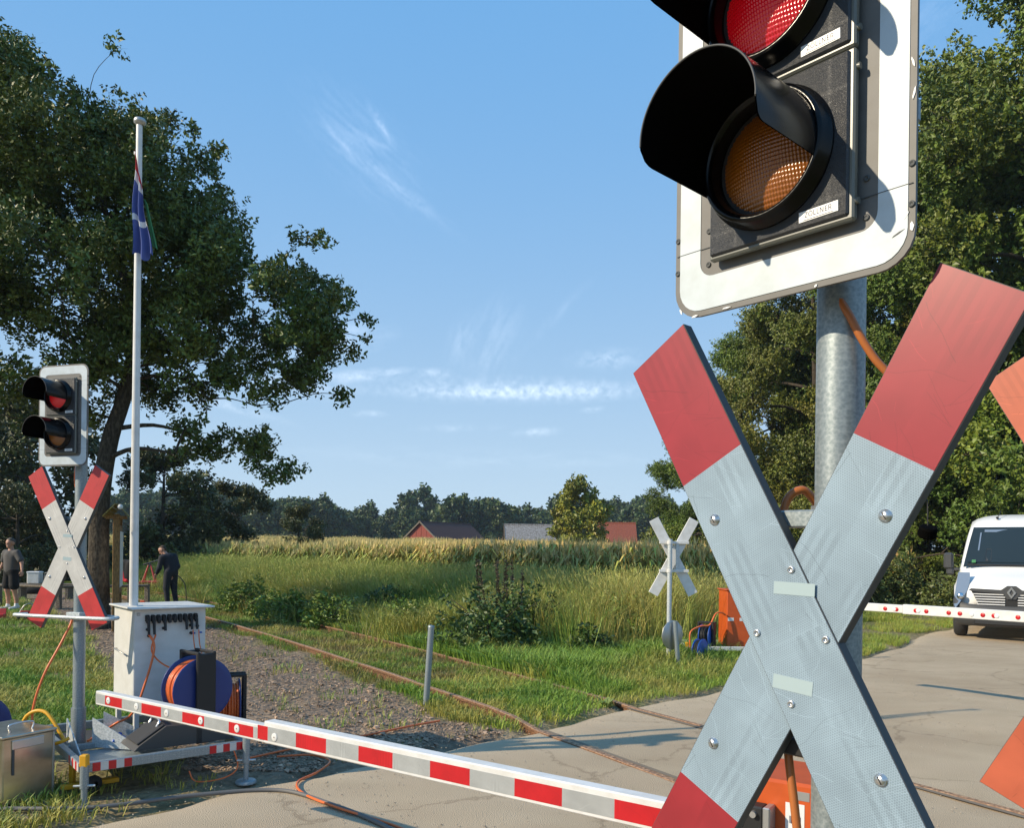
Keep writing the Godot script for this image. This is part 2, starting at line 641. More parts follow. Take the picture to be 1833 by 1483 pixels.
	var ss := mat("stainless", L(0.66, 0.60, 0.50), 0.3, 0.92, noise_tex(512, 0.004, Color(0.84, 0.82, 0.78), Color(1, 1, 1), FastNoiseLite.TYPE_SIMPLEX_SMOOTH, 4, 5), 0.5)
	ss.metallic_specular = 0.5
	mat("cabinet", L(0.66, 0.66, 0.645), 0.4, 0.0, t_dirt, 0.9)
	var t_wood := noise_tex(512, 0.02, Color(0.6, 0.55, 0.5), Color(1, 1, 1), FastNoiseLite.TYPE_SIMPLEX_SMOOTH, 5, 3)
	var wd := mat("wood", L(0.36, 0.20, 0.06), 0.75, 0.0, t_wood, 0.3)
	wd.uv1_scale = V(6, 0.8, 6)
	mat("old_wood", L(0.25, 0.22, 0.18), 0.85, 0.0, t_wood, 0.5)
	mat("barn_red", L(0.38, 0.08, 0.055), 0.8, 0.0, t_wood, 1.2)
	mat("roof_dark", L(0.12, 0.048, 0.038), 0.85, 0.0, t_wood, 1.5)
	mat("roof_grey", L(0.42, 0.41, 0.40), 0.6, 0.2, t_wood, 3.0)
	mat("roof_tile", L(0.36, 0.10, 0.05), 0.8, 0.0, t_wood, 1.5)
	var bk := mat("bark", L(0.13, 0.105, 0.075), 0.95, 0.0, noise_tex(512, 0.02, Color(0.4, 0.38, 0.36), Color(1, 1, 1), FastNoiseLite.TYPE_CELLULAR, 4, 6), 0.7)
	bk.uv1_scale = V(2.6, 0.8, 2.6)
	bk.normal_enabled = true
	bk.normal_texture = bump_tex(512, 0.03, 14.0, FastNoiseLite.TYPE_CELLULAR, 3)
	leaf_mat("grass", Color.WHITE, L(0.05, 0.07, 0.01))
	leaf_mat("leaves", Color.WHITE, L(0.045, 0.06, 0.008))
	M["grass"].roughness = 0.6
	var vc := mat("tinted", Color.WHITE, 0.7)
	vc.vertex_color_use_as_albedo = true
	var vp := mat("van_white", L(0.80, 0.80, 0.79), 0.25)
	vp.clearcoat_enabled = true
	mat("glass_dark", L(0.02, 0.03, 0.035), 0.05)
	var gl := mat("glass", Color(0.85, 0.93, 0.92, 0.22), 0.02)
	gl.transparency = BaseMaterial3D.TRANSPARENCY_ALPHA
	mat("chrome", L(0.75, 0.76, 0.78), 0.15, 1.0)
	mat("grey_plastic", L(0.05, 0.052, 0.055), 0.55)
	mat("grey_hose", L(0.13, 0.125, 0.12), 0.6)
	mat("head_glass", L(0.36, 0.40, 0.44), 0.06, 0.6)
	mat("cloth_blue", L(0.07, 0.10, 0.30), 0.9)
	mat("cloth_red", L(0.55, 0.03, 0.04), 0.9)
	mat("cloth_white", L(0.72, 0.72, 0.74), 0.9)
	mat("cloth_green", L(0.06, 0.22, 0.09), 0.9)
	mat("skin", L(0.50, 0.27, 0.19), 0.55)
	mat("shirt_grey", L(0.09, 0.085, 0.085), 0.9)
	mat("cloth_black", L(0.010, 0.010, 0.012), 0.9)
	mat("cloth_navy", L(0.014, 0.017, 0.026), 0.85)
	mat("hair_grey", L(0.10, 0.085, 0.07), 0.8)
	mat("hair_brown", L(0.06, 0.04, 0.025), 0.8)
	mat("plate_yellowgreen", L(0.34, 0.30, 0.07), 0.8, 0.0, t_wood, 0.3)

# ---------------------------------------------------------------- ground, road, track
func soil_color(x: float, z: float) -> Color:
	var a := lump.get_noise_2d(x * 28.0, z * 28.0)
	var b := lump.get_noise_2d(x * 110.0 + 500.0, z * 110.0)
	var grass := Color(0.19, 0.19, 0.055)
	var dirt := Color(0.34, 0.26, 0.165)
	var c := grass.lerp(dirt, clampf(0.25 + a * 1.2 + b * 0.8, 0.0, 1.0))
	var s := road_s(x, z)
	var t := road_t(x, z)
	if on_gravel(x, z):
		c = Color(0.30, 0.22, 0.155).lerp(Color(0.22, 0.165, 0.12), clampf(0.5 + b * 2.0 + a, 0, 1))
	elif s > -1.2 and s < 5.5:
		var near_road := smoothstep(1.1, 0.15, absf(s + 0.1)) if s < 2.0 else smoothstep(2.0, 0.2, absf(s - 3.9))
		c = c.lerp(Color(0.42, 0.33, 0.215), near_road * clampf(0.75 + b * 1.5, 0.0, 1.0))
	if t < -1.0 and s > -1.0 and s < 1.2:
		c = c.lerp(dirt, 0.55)
	if z < -45.0:
		c = c.lerp(Color(0.26, 0.20, 0.07), 0.8)
	return c

func ground() -> void:
	var st := SurfaceTool.new()
	st.begin(Mesh.PRIMITIVE_TRIANGLES)
	var na := 320
	var r := 0.35
	var nr := 0
	while r < 3000.0:
		for k in na:
			var th := TAU * k / na
			var x := r * sin(th)
			var z := -r * cos(th)
			st.set_color(soil_color(x, z))
			st.add_vertex(V(x, land(x, z), z))
		r *= 1.05
		nr += 1
	for i in nr - 1:
		for k in na:
			var a := i * na + k
			var b := i * na + (k + 1) % na
			for q in [a, b, b + na, a, b + na, a + na]:
				st.add_index(q)
	for k in range(1, na - 1):
		for q in [0, k + 1, k]:
			st.add_index(q)
	st.generate_normals()
	struct("ground", st.commit(), M.soil)
	# the old asphalt road
	st = SurfaceTool.new()
	st.begin(Mesh.PRIMITIVE_TRIANGLES)
	var n := 0
	var w := 22
	for i in 330:
		var t := -17.0 + i * 0.19
		var e := road_edge(t)
		for j in w + 1:
			var f := float(j) / w
			var s := lerpf(e.x, e.y, f)
			var p := ROAD + ROAD_T * t + ROAD_N * s
			var y := 0.012 + lump.get_noise_2d(p.x * 55.0, p.y * 55.0) * 0.015
			if j == 0 or j == w:
				y = -0.06
			var v := 0.5 + lump.get_noise_2d(p.x * 40.0, p.y * 40.0) * 0.6 + lump.get_noise_2d(p.x * 240.0, p.y * 240.0) * 0.5
			var edge := smoothstep(0.25, 0.0, minf(f, 1.0 - f)) * 0.5
			st.set_color(Color(0.54, 0.415, 0.275).lerp(Color(0.69, 0.55, 0.38), clampf(v + edge, 0.0, 1.0)))
			st.add_vertex(V(p.x, y, p.y))
		n += 1
	for i in n - 1:
		for j in w:
			var a := i * (w + 1) + j
			for q in [a, a + w + 2, a + w + 1, a, a + 1, a + w + 2]:
				st.add_index(q)
	st.generate_normals()
	struct("road", st.commit(), M.asphalt)
	# two rails of the old track
	for side in [-1.0, 1.0]:
		var rows := []
		var head := []
		var z := -46.0
		while z < 3.0:
			var d := Vector2(track_x(z + 0.1) - track_x(z - 0.1), 0.2).normalized()
			var nn: Vector2 = Vector2(d.y, -d.x) * side
			var c: Vector2 = Vector2(track_x(z), z) + nn * 0.7175
			var rs := road_s(c.x, c.y)
			var top := lerpf(0.085 - (0.035 * smoothstep(-14.0, -9.0, z) if side > 0 else 0.0), 0.024, smoothstep(-0.5, 0.1, rs) * smoothstep(4.6, 4.2, rs)) + lump.get_noise_2d(z * 40.0, side * 50.0) * 0.008
			var sd := Vector2(d.y, -d.x)
			var row := []
			for q in [[-0.05, -0.16], [-0.05, -0.145], [-0.008, -0.12], [-0.008, -0.04], [-0.028, -0.03], [-0.028, -0.005], [0.028, -0.005], [0.028, -0.03], [0.008, -0.04], [0.008, -0.12], [0.05, -0.145], [0.05, -0.16]]:
				var p: Vector2 = c + sd * q[0]
				row.append(V(p.x, top + q[1], p.y))
			rows.append(row)
			var hr := []
			for q in [[-0.028, -0.005], [-0.022, 0.0], [0.022, 0.0], [0.028, -0.005]]:
				var p: Vector2 = c + sd * q[0]
				hr.append(V(p.x, top + q[1], p.y))
			head.append(hr)
			z += 0.35
		var o := thing("rail", "far rusty rail of the overgrown track, nearer the field" if side > 0 else "near rusty rail of the overgrown track, beside the gravel path", "rail", Vector3.ZERO, 0.0, "rails of the overgrown track")
		var b := B.new()
		b.skin(rows, 1.0, -1)
		obj("web", b, M.rust, o)
		b = B.new()
		b.skin(head, 1.0, -1)
		obj("head", b, M.rail_top, o)
		rows = []
		z = -10.5
		while z < 0.5:
			var cx := track_x(z) + 0.0
			var d := Vector2(track_x(z + 0.1) - track_x(z - 0.1), 0.2).normalized()
			var nn: Vector2 = Vector2(d.y, -d.x) * side
			var a: Vector2 = Vector2(cx, z) + nn * 0.682
			var c: Vector2 = Vector2(cx, z) + nn * (0.635 + 0.012 * lump.get_noise_2d(z * 200.0, side * 30.0))
			if on_road(a.x, a.y) and on_road(c.x, c.y):
				rows.append([V(a.x, 0.0205, a.y), V(c.x, 0.0205, c.y)])
			z += 0.2
		b = B.new()
		b.skin(rows, side, 1)
		obj("flange_groove", b, M.groove, o)
	# loose stones of the path
	var b := B.new()
	for s in [[1, 1, 1], [-1, 1, 1], [1, 1, -1], [-1, 1, -1]]:
		var v := [V(s[0] * 1.0, 0.15, 0), V(0, 0.75, 0.1), V(0.1, -0.1, s[2] * 0.85)]
		b.poly(v, V(0, -0.2, 0))
	b.poly([V(1, 0.15, 0), V(0.1, -0.1, 0.85), V(0, -0.6, 0)], Vector3.ZERO)
	var pebble := b.mesh()
	var xs := []
	var cs := []
	while xs.size() < 17000:
		var z := -5.8 - 20.0 * pow(rng.randf(), 1.7)
		var d := rng.randf_range(0.9, 3.7)
		var x := track_x(z) - d / 0.85
		if not on_gravel(x, z) or on_road(x, z):
			continue
		var s := rng.randf_range(0.006, 0.017) * (1.0 + 1.6 * pow(rng.randf(), 8.0))
		xs.append(Transform3D(Basis.from_euler(V(rng.randf() * 0.7, rng.randf() * TAU, rng.randf() * 0.7)).scaled(V(s, s * 0.8, s)), V(x, land(x, z) + s * 0.2, z)))
		var g := rng.randf_range(0.6, 1.45) * (1.5 if rng.randf() < 0.05 else 1.0)
		cs.append(Color(0.30 * g, 0.21 * g, 0.145 * g))
	scatter("gravel", pebble, M.pebble, xs, cs)
	# grit thrown on the road
	xs = []
	cs = []
	while xs.size() < 10000:
		var t := -6.0 + 22.0 * pow(rng.randf(), 1.3)
		var e := road_edge(t)
		var s := lerpf(e.x - 0.4, e.y, pow(rng.randf(), 1.6))
		var p := ROAD + ROAD_T * t + ROAD_N * s
		var k := rng.randf_range(0.003, 0.008)
		xs.append(Transform3D(Basis(Vector3.UP, rng.randf() * TAU).scaled(V(k, k, k)), V(p.x, land(p.x, p.y) + (0.062 if on_road(p.x, p.y) else 0.002), p.y)))
		var g := rng.randf_range(0.7, 1.3)
		cs.append(Color(0.34 * g, 0.28 * g, 0.21 * g))
	scatter("grit", pebble, M.pebble, xs, cs)

# ---------------------------------------------------------------- crossing signals
const AL := 0.49176
const BW := 0.0697
const BL := 0.6
const RED := 0.337

func visor_mesh(lining: bool) -> ArrayMesh:
	var b := B.new()
	var nt := 22
	var nk := 40
	for layer in 2:
		var rows := []
		for i in nt + 1:
			var t := float(i) / nt
			var lim := deg_to_rad(107.0)
			if t > 0.86:
				var q := (t - 0.86) / 0.14
				lim -= deg_to_rad(15.0) * (1.0 - sqrt(1.0 - q * q * 0.98))
			var rr := (0.1005 if layer == 0 else 0.098) + 0.002 * (1.0 - t)
			var row := []
			for k in nk + 1:
				var th := lerpf(-lim, lim, float(k) / nk)
				row.append(V(rr * sin(th), rr * cos(th), 0.18 * t))
			rows.append(row)
		if (layer == 1) == lining:
			b.skin(rows, 1.0 if layer == 0 else -1.0, 1 + layer)
	for k in (0 if lining else nk):   # the front lip
		var l := deg_to_rad(92.6)
		var t0 := lerpf(-l, l, float(k) / nk)
		var t1 := lerpf(-l, l, float(k + 1) / nk)
		b.poly([V(0.1005 * sin(t0), 0.1005 * cos(t0), 0.18), V(0.1005 * sin(t1), 0.1005 * cos(t1), 0.18), V(0.098 * sin(t1), 0.098 * cos(t1), 0.18), V(0.098 * sin(t0), 0.098 * cos(t0), 0.18)], Vector3.ZERO)
	return b.mesh()

func lip_mesh() -> ArrayMesh:
	var b := B.new()
	var p := []
	for k in 41:
		var th := lerpf(-deg_to_rad(92), deg_to_rad(92), k / 40.0)
		p.append(V(0.0995 * sin(th), 0.0995 * cos(th), 0.1805))
	b.tube(p, 0.0016, 6)
	return b.mesh()

func lens_mesh() -> ArrayMesh:
	var b := B.new()
	var n := 150
	var rows := []
	for i in n + 1:
		var row := []
		for k in n + 1:
			# a square grid bent to a disc
			var u := -1.0 + 2.0 * i / n
			var v := -1.0 + 2.0 * k / n
			var x := u * sqrt(1.0 - v * v * 0.5) * 0.084
			var y := v * sqrt(1.0 - u * u * 0.5) * 0.084
			var q := (x * x + y * y) / 0.00706
			var z := 0.024 * (1.0 - q)
			# prism ribs: tall small cells, in rows
			z += 0.0010 * absf(sin(y * PI / 0.0066)) + 0.0011 * absf(sin((x + 0.002 * sin(y * 40.0)) * PI / 0.0050))
			row.append(V(x, y, z))
		rows.append(row)
	b.skin(rows, 1.0, 1)
	return b.mesh()

func mark(text: String, height: float, depth := 0.0004) -> TextMesh:
	var t := TextMesh.new()
	var f := SystemFont.new()
	f.font_names = PackedStringArray(["Droid Sans"])
	t.font = f
	t.text = text
	t.font_size = 32
	t.pixel_size = height / 23.0
	t.depth = depth
	return t

func cross_bar(root: Node3D, name_: String, xf: Transform3D, white: Material, red: Material, rivets: bool, sgn: float) -> void:
	var b := B.new()
	var k := 0.063 * BW * sgn
	var w := BW
	var pl := PackedVector2Array([V2(-w, -BL + k), V2(w, -BL - k), V2(w, BL + k), V2(-w, BL - k)])
	b.prism(pl, -0.024, 0.0)
	var bar := obj(name_, b, M.dark_rim, root, xf)
	w -= 0.0012
	var e := BL - 0.0012
	var r := 0.018 * w * sgn
	b = B.new()
	b.prism(PackedVector2Array([V2(-w, -RED + r), V2(w, -RED - r), V2(w, RED + r), V2(-w, RED - r)]), 0.0, 0.0012)
	obj("white_sheet", b, white, bar)
	b = B.new()
	b.prism(PackedVector2Array([V2(-w, RED - r), V2(w, RED + r), V2(w, e + k), V2(-w, e - k)]), 0.0, 0.0012)
	obj("red_sheet", b, red, bar)
	b = B.new()
	b.prism(PackedVector2Array([V2(-w, -e + k), V2(w, -e - k), V2(w, -RED - r), V2(-w, -RED + r)]), 0.0, 0.0012)
	obj("red_sheet", b, red, bar)
	if rivets:
		for p in [V2(-0.001, 0.115), V2(-0.0625, 0.0053), V2(0.0603, 0.0048), V2(0.0019, -0.1066)]:
			b = B.new()
			b.lathe([V2(0.0065, 0), V2(0.0065, 0.002), V2(0.005, 0.0035), V2(0.0032, 0.0035), V2(0.0032, 0.001), V2(0, 0.001)], 16, along(V(0, 0, 1), Vector3.ZERO))
			obj("rivet", b, M.steel, bar, Transform3D(Basis.IDENTITY, xf.basis.inverse() * V(p.x, p.y, 0.0012)))
		for p in [[-0.032, 0.0728, 0.0727, 0.021, -0.03], [-0.0315, -0.0865, 0.0705, 0.0235, -0.09]]:
			b = B.new()
			b.box(V(p[2] / 2, p[3] / 2, 0), V(p[2], p[3], 0.0005), 0.0, Basis(V(0, 0, 1), p[4]))
			obj("sticker", b, M.tape, bar, Transform3D(xf.basis.inverse(), xf.basis.inverse() * V(p[0], p[1], 0.0016)))

func V2(x: float, y: float) -> Vector2:
	return Vector2(x, y)

# C: middle of the cross, psi: how far it is turned; returns the root, which stands at the foot of its pole
func signal_post(called: String, label: String, C: Vector3, psi: float, foot: float, white: Material, red: Material, with_head := true, polemat: Material = null) -> Node3D:
	var fr := turned(psi, C)
	var base: Vector3 = fr * V(0.042, 0, -0.07)
	base.y = foot
	var root := Node3D.new()
	root.name = numbered(called)
	root.transform = turned(psi, base)
	tag(root, label, "crossing signal")
	add_child(root)
	var O := V(-0.042, C.y - foot, 0.07)
	var pm: Material = polemat if polemat else M.galvanised
	var b := B.new()
	b.tube([V(0, 0, 0), V(0, O.y + 1.2, 0)], 0.0385, 28)
	obj("pole", b, pm, root)
	b = B.new()
	b.box(V(0, 0.005, 0), V(0.2, 0.012, 0.2), 0.002)
	obj("foot_plate", b, pm, root)
	# two clamp bars behind the cross
	for y in [0.2, -0.185]:
		b = B.new()
		b.box(O + V(0, y, -0.04), V(0.22, 0.03, 0.03), 0.003)
		obj("clamp_bar", b, M.galvanised if y > 0 else M.black, root)
	b = B.new()
	b.tube([V(0.0, O.y + 0.19, 0), V(0.0, O.y + 0.222, 0)], 0.044, 24)
	obj("clamp_ring", b, M.steel_dull, root)
	b = B.new()
	b.tube([V(0.0, O.y - 0.20, 0), V(0.0, O.y - 0.168, 0)], 0.044, 24)
	obj("clamp_ring", b, M.steel_dull, root)
	# bar running down to the left lies behind, the other in front
	cross_bar(root, "cross_bar", Transform3D(Basis(V(0, 0, 1), -AL), O + V(0, 0, 0.0)), white, red, false, -1.0)
	cross_bar(root, "cross_bar", Transform3D(Basis(V(0, 0, 1), AL), O + V(0, 0, 0.004)), white, red, true, 1.0)
	for p in [V(-0.15, 0.2, 0.005), V(0.15, 0.2, 0.001), V(-0.15, -0.2, 0.001), V(0.15, -0.2, 0.005)]:
		b = B.new()
		b.lathe([V2(0.0105, 0), V2(0.0105, 0.0012), V2(0.0085, 0.0016), V2(0.0082, 0.004), V2(0.006, 0.0062), V2(0, 0.0068)], 20, along(V(0, 0, 1), Vector3.ZERO))
		var bt := obj("bolt", b, M.steel, root, Transform3D(Basis.IDENTITY, O + p))
		b = B.new()
		b.box(V(0, 0, 0.0066), V(0.0016, 0.0125, 0.001), 0.0, Basis(V(0, 0, 1), 0.5))
		obj("slot", b, M.black, bt)
	if not with_head:
		return root
	# back board: grey plate, white band, grey field
	var P := O + V(0, 0, 0.05)
	b = B.new()
	b.prism(rrect(-0.208, 0.556, 0.208, 1.245, 0.052), -0.006, 0.0)
	var board := obj("back_board", b, M.panel_grey, root, Transform3D(Basis.IDENTITY, P))
	b = B.new()
	b.ring(rrect(-0.198, 0.566, 0.198, 1.235, 0.044), rrect(-0.155, 0.622, 0.155, 1.180, 0.026), -0.001, 0.0012)
	obj("white_band", b, M.panel_white, board)
	for y in [0.70, 0.642, 1.10, 1.16]:
		for x in [-0.138, 0.138, -0.203, 0.203]:
			b = B.new()
			b.lathe([V2(0.0048, 0), V2(0.0048, 0.0016), V2(0.003, 0.0026), V2(0.0018, 0.0012), V2(0, 0.0012)], 12, along(V(0, 0, 1), V(x, y, 0.0002)))
			obj("screw", b, M.dark_rim, board)
	b = B.new()
	b.box(V(0, 0.672, 0.0013), V(0.41, 0.0012, 0.0006))
	obj("seam", b, M.dark_rim, board)
	b = B.new()
	b.box(V(0, 1.13, 0.0013), V(0.41, 0.0012, 0.0006))
	obj("seam", b, M.dark_rim, board)
	for y in [0.8, 1.05]:
		b = B.new()
		b.box(P + V(0.042, y, -0.035), V(0.30, 0.035, 0.045), 0.003)
		obj("bracket", b, M.galvanised, root)
	# two lamp housings, the red over the amber
	for i in 2:
		var y0 := 0.637 + 0.2575 * i
		var H := P + V(0.003, y0 + 0.1285, 0.0005)
		b = B.new()
		b.box(V(-0.002, 0, 0.006), V(0.236, 0.246, 0.012), 0.002)
		var hs := obj("lamp_housing", b, M.black, root, Transform3D(Basis.IDENTITY, H))
		b = B.new()
		b.box(V(0, 0, 0.0145), V(0.251, 0.2555, 0.014), 0.003)
		obj("frame", b, M.housing_rim, hs)
		b = B.new()
		b.box(V(-0.002, 0.0015, 0.022), V(0.241, 0.246, 0.008), 0.003)
		obj("door", b, M.housing, hs)
		for yy in [-0.1, 0.1]:
			b = B.new()
			b.tube([V(0.124, yy, 0.0135), V(0.130, yy, 0.0135)], 0.005, 10)
			obj("hinge_pin", b, M.housing_rim, hs)
		b = B.new()
		b.lathe([V2(0.110, 0), V2(0.110, 0.006), V2(0.1055, 0.009), V2(0.1045, 0.026), V2(0.1005, 0.030), V2(0.0955, 0.030), V2(0.090, 0.022), V2(0.0855, -0.004)], 64, along(V(0, 0, 1), V(-0.013, 0.006, 0.0255)))
		obj("lens_ring", b, M.black_gloss, hs)
		obj("lens", lens_shape, M.lens_red if i == 1 else M.lens_amber, hs, Transform3D(Basis.IDENTITY, V(-0.013, 0.006, 0.0225)))
		var vis := obj("visor", visor_shape, M.black_gloss, hs, Transform3D(Basis.IDENTITY, V(-0.018, 0.001, 0.037)))
		obj("visor_lining", lining_shape, M.matt_black, hs, vis.transform)
		vis.set_meta("label", "black hood over the red lens" if i == 1 else "black hood over the amber lens")
		obj("lip", lip_shape, M.grey_plastic, hs, Transform3D(Basis.IDENTITY, V(-0.018, 0.001, 0.037)))
		b = B.new()
		b.box(V(0, 0, 0), V(0.063, 0.0165, 0.0012), 0.0004)
		var plate := obj("name_plate", b, M.label, hs, Transform3D(Basis(V(0, 0, 1), 0.02), V(0.073, -0.104, 0.0266)))
		var tm := MeshInstance3D.new()
		tm.name = "lettering"
		tm.mesh = mark("ZÖLLNER", 0.0076)
		tm.material_override = M.ink
		tm.position = V(0, 0.0008, 0.0007)
		plate.get_parent().add_child(tm)
		tm.position = plate.position + V(0, 0.0012, 0.0007)
		tm.rotation.z = 0.02
		b = B.new()
		b.box(V(0, -0.0062, 0.0008), V(0.048, 0.0007, 0.0003))
		obj("small_print", b, M.ink, hs, plate.transform)
	return root

var lens_shape: ArrayMesh
var visor_shape: ArrayMesh
var lip_shape: ArrayMesh
var lining_shape: ArrayMesh

func signals() -> void:
	lens_shape = lens_mesh()
	visor_shape = visor_mesh(false)
	lining_shape = visor_mesh(true)
	lip_shape = lip_mesh()
	var near := signal_post("crossing_signal", "large near red and white crossbuck with a red and amber signal light above it", V(0.4656, 1.4602, -1.3399), 0.83943, 0.0, M.sheet_near_dimmed, M.sheet_near_red_dimmed)
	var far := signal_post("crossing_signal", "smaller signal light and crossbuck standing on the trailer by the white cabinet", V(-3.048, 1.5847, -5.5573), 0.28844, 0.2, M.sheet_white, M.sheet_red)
	for q in [[0.196, 0.628, 0.012, 0.003, 0.9], [0.185, 0.605, 0.02, 0.0025, 0.4], [0.204, 0.61, 0.006, 0.014, 0.1], [0.205, 0.80, 0.003, 0.018, -0.2], [0.203, 0.845, 0.003, 0.016, 0.3], [-0.165, 0.558, 0.014, 0.004, 0.1], [-0.195, 0.572, 0.004, 0.012, 0.5], [-0.10, 0.559, 0.018, 0.003, 0.0], [0.06, 0.559, 0.006, 0.004, 0.6]]:
		var ch := B.new()
		ch.prism(PackedVector2Array([V2(-q[2] * 0.5, -q[3] * 0.3), V2(0, -q[3] * 0.5), V2(q[2] * 0.5, 0), V2(q[2] * 0.1, q[3] * 0.5), V2(-q[2] * 0.35, q[3] * 0.3)]), 0.0, 0.0017)
		obj("paint_chip", ch, M.label if absf(q[0]) > 0.19 or q[1] < 0.56 else M.dark_rim, near.get_node("back_board"), Transform3D(Basis(V(0, 0, 1), q[4]), V(q[0], q[1], 0.0)))
	# bent guard tube in front of the cross
	var O := V(-0.042, 1.3847, 0.07)
	var b := B.new()
	b.tube(curve([O + V(-0.36, -0.468, -0.02), O + V(-0.385, -0.468, 0.03), O + V(-0.36, -0.468, 0.06), O + V(0.0, -0.47, 0.06), O + V(0.36, -0.47, 0.06), O + V(0.41, -0.47, 0.02), O + V(0.36, -0.468, -0.05), O + V(0.05, -0.468, -0.06)], 6), 0.013, 10)
	b.box(O + V(0.042, -0.468, -0.06), V(0.12, 0.05, 0.10), 0.004)
	obj("guard_tube", b, M.galvanised_bright, far)
	b = B.new()
	b.tube([V(0, 0, 0), V(0, 0.28, 0)], 0.047, 24)
	obj("socket", b, M.galvanised, far)
	# a third cross, only its left tips reach into the picture
	signal_post("crossbuck", "orange red crossbuck cut off by the right edge of the picture", V(1.402, 1.54, -1.76), 0.84, 0.0, M.sheet_near_dimmed, M.sheet_orange, false).set_meta("category", "crossbuck")
	# cables of the near signal
	b = B.new()
	b.tube(curve([V(0.57, 2.22, -1.36), V(0.533, 2.05, -1.335), V(0.545, 1.98, -1.31), V(0.575, 1.92, -1.30), V(0.61, 1.87, -1.29), V(0.63, 1.80, -1.29)], 8), 0.0065, 8)
	tag(obj("power_cable", b, M.brown_cable), "orange cable hanging out of the near signal's back and down its pole", "cable")
	b = B.new()
	b.tube(curve([V(0.545, 1.69, -1.45), V(0.515, 1.715, -1.44), V(0.485, 1.69, -1.44), V(0.475, 1.6, -1.43), V(0.478, 1.3, -1.40), V(0.486, 1.16, -1.375), V(0.505, 0.95, -1.36), V(0.515, 0.6, -1.36)], 8), 0.0075, 8)
	tag(obj("power_cable", b, M.brown_cable), "brown cable looped over the clamp and running down behind the near crossbuck", "cable")
	# little black bell on a cord
	var bell := thing("warning_bell", "small black round bell hanging on a cord by the near crossbuck's right edge", "bell", V(0.82, 1.649, -1.6))
	b = B.new()
	b.lathe([V2(0, -0.012), V2(0.015, -0.012), V2(0.0175, -0.009), V2(0.0175, 0.006), V2(0.015, 0.010), V2(0, 0.011)], 28, Transform3D(Basis(V(1, 0, 0), 0.45), Vector3.ZERO), -1)
	obj("body", b, M.matt_black, bell)
	b = B.new()
	b.tube([V(0, 0.011, 0), V(0.0, 0.06, -0.002), V(-0.03, 0.1, -0.03)], 0.0015, 6)
	obj("cord", b, M.black, bell)

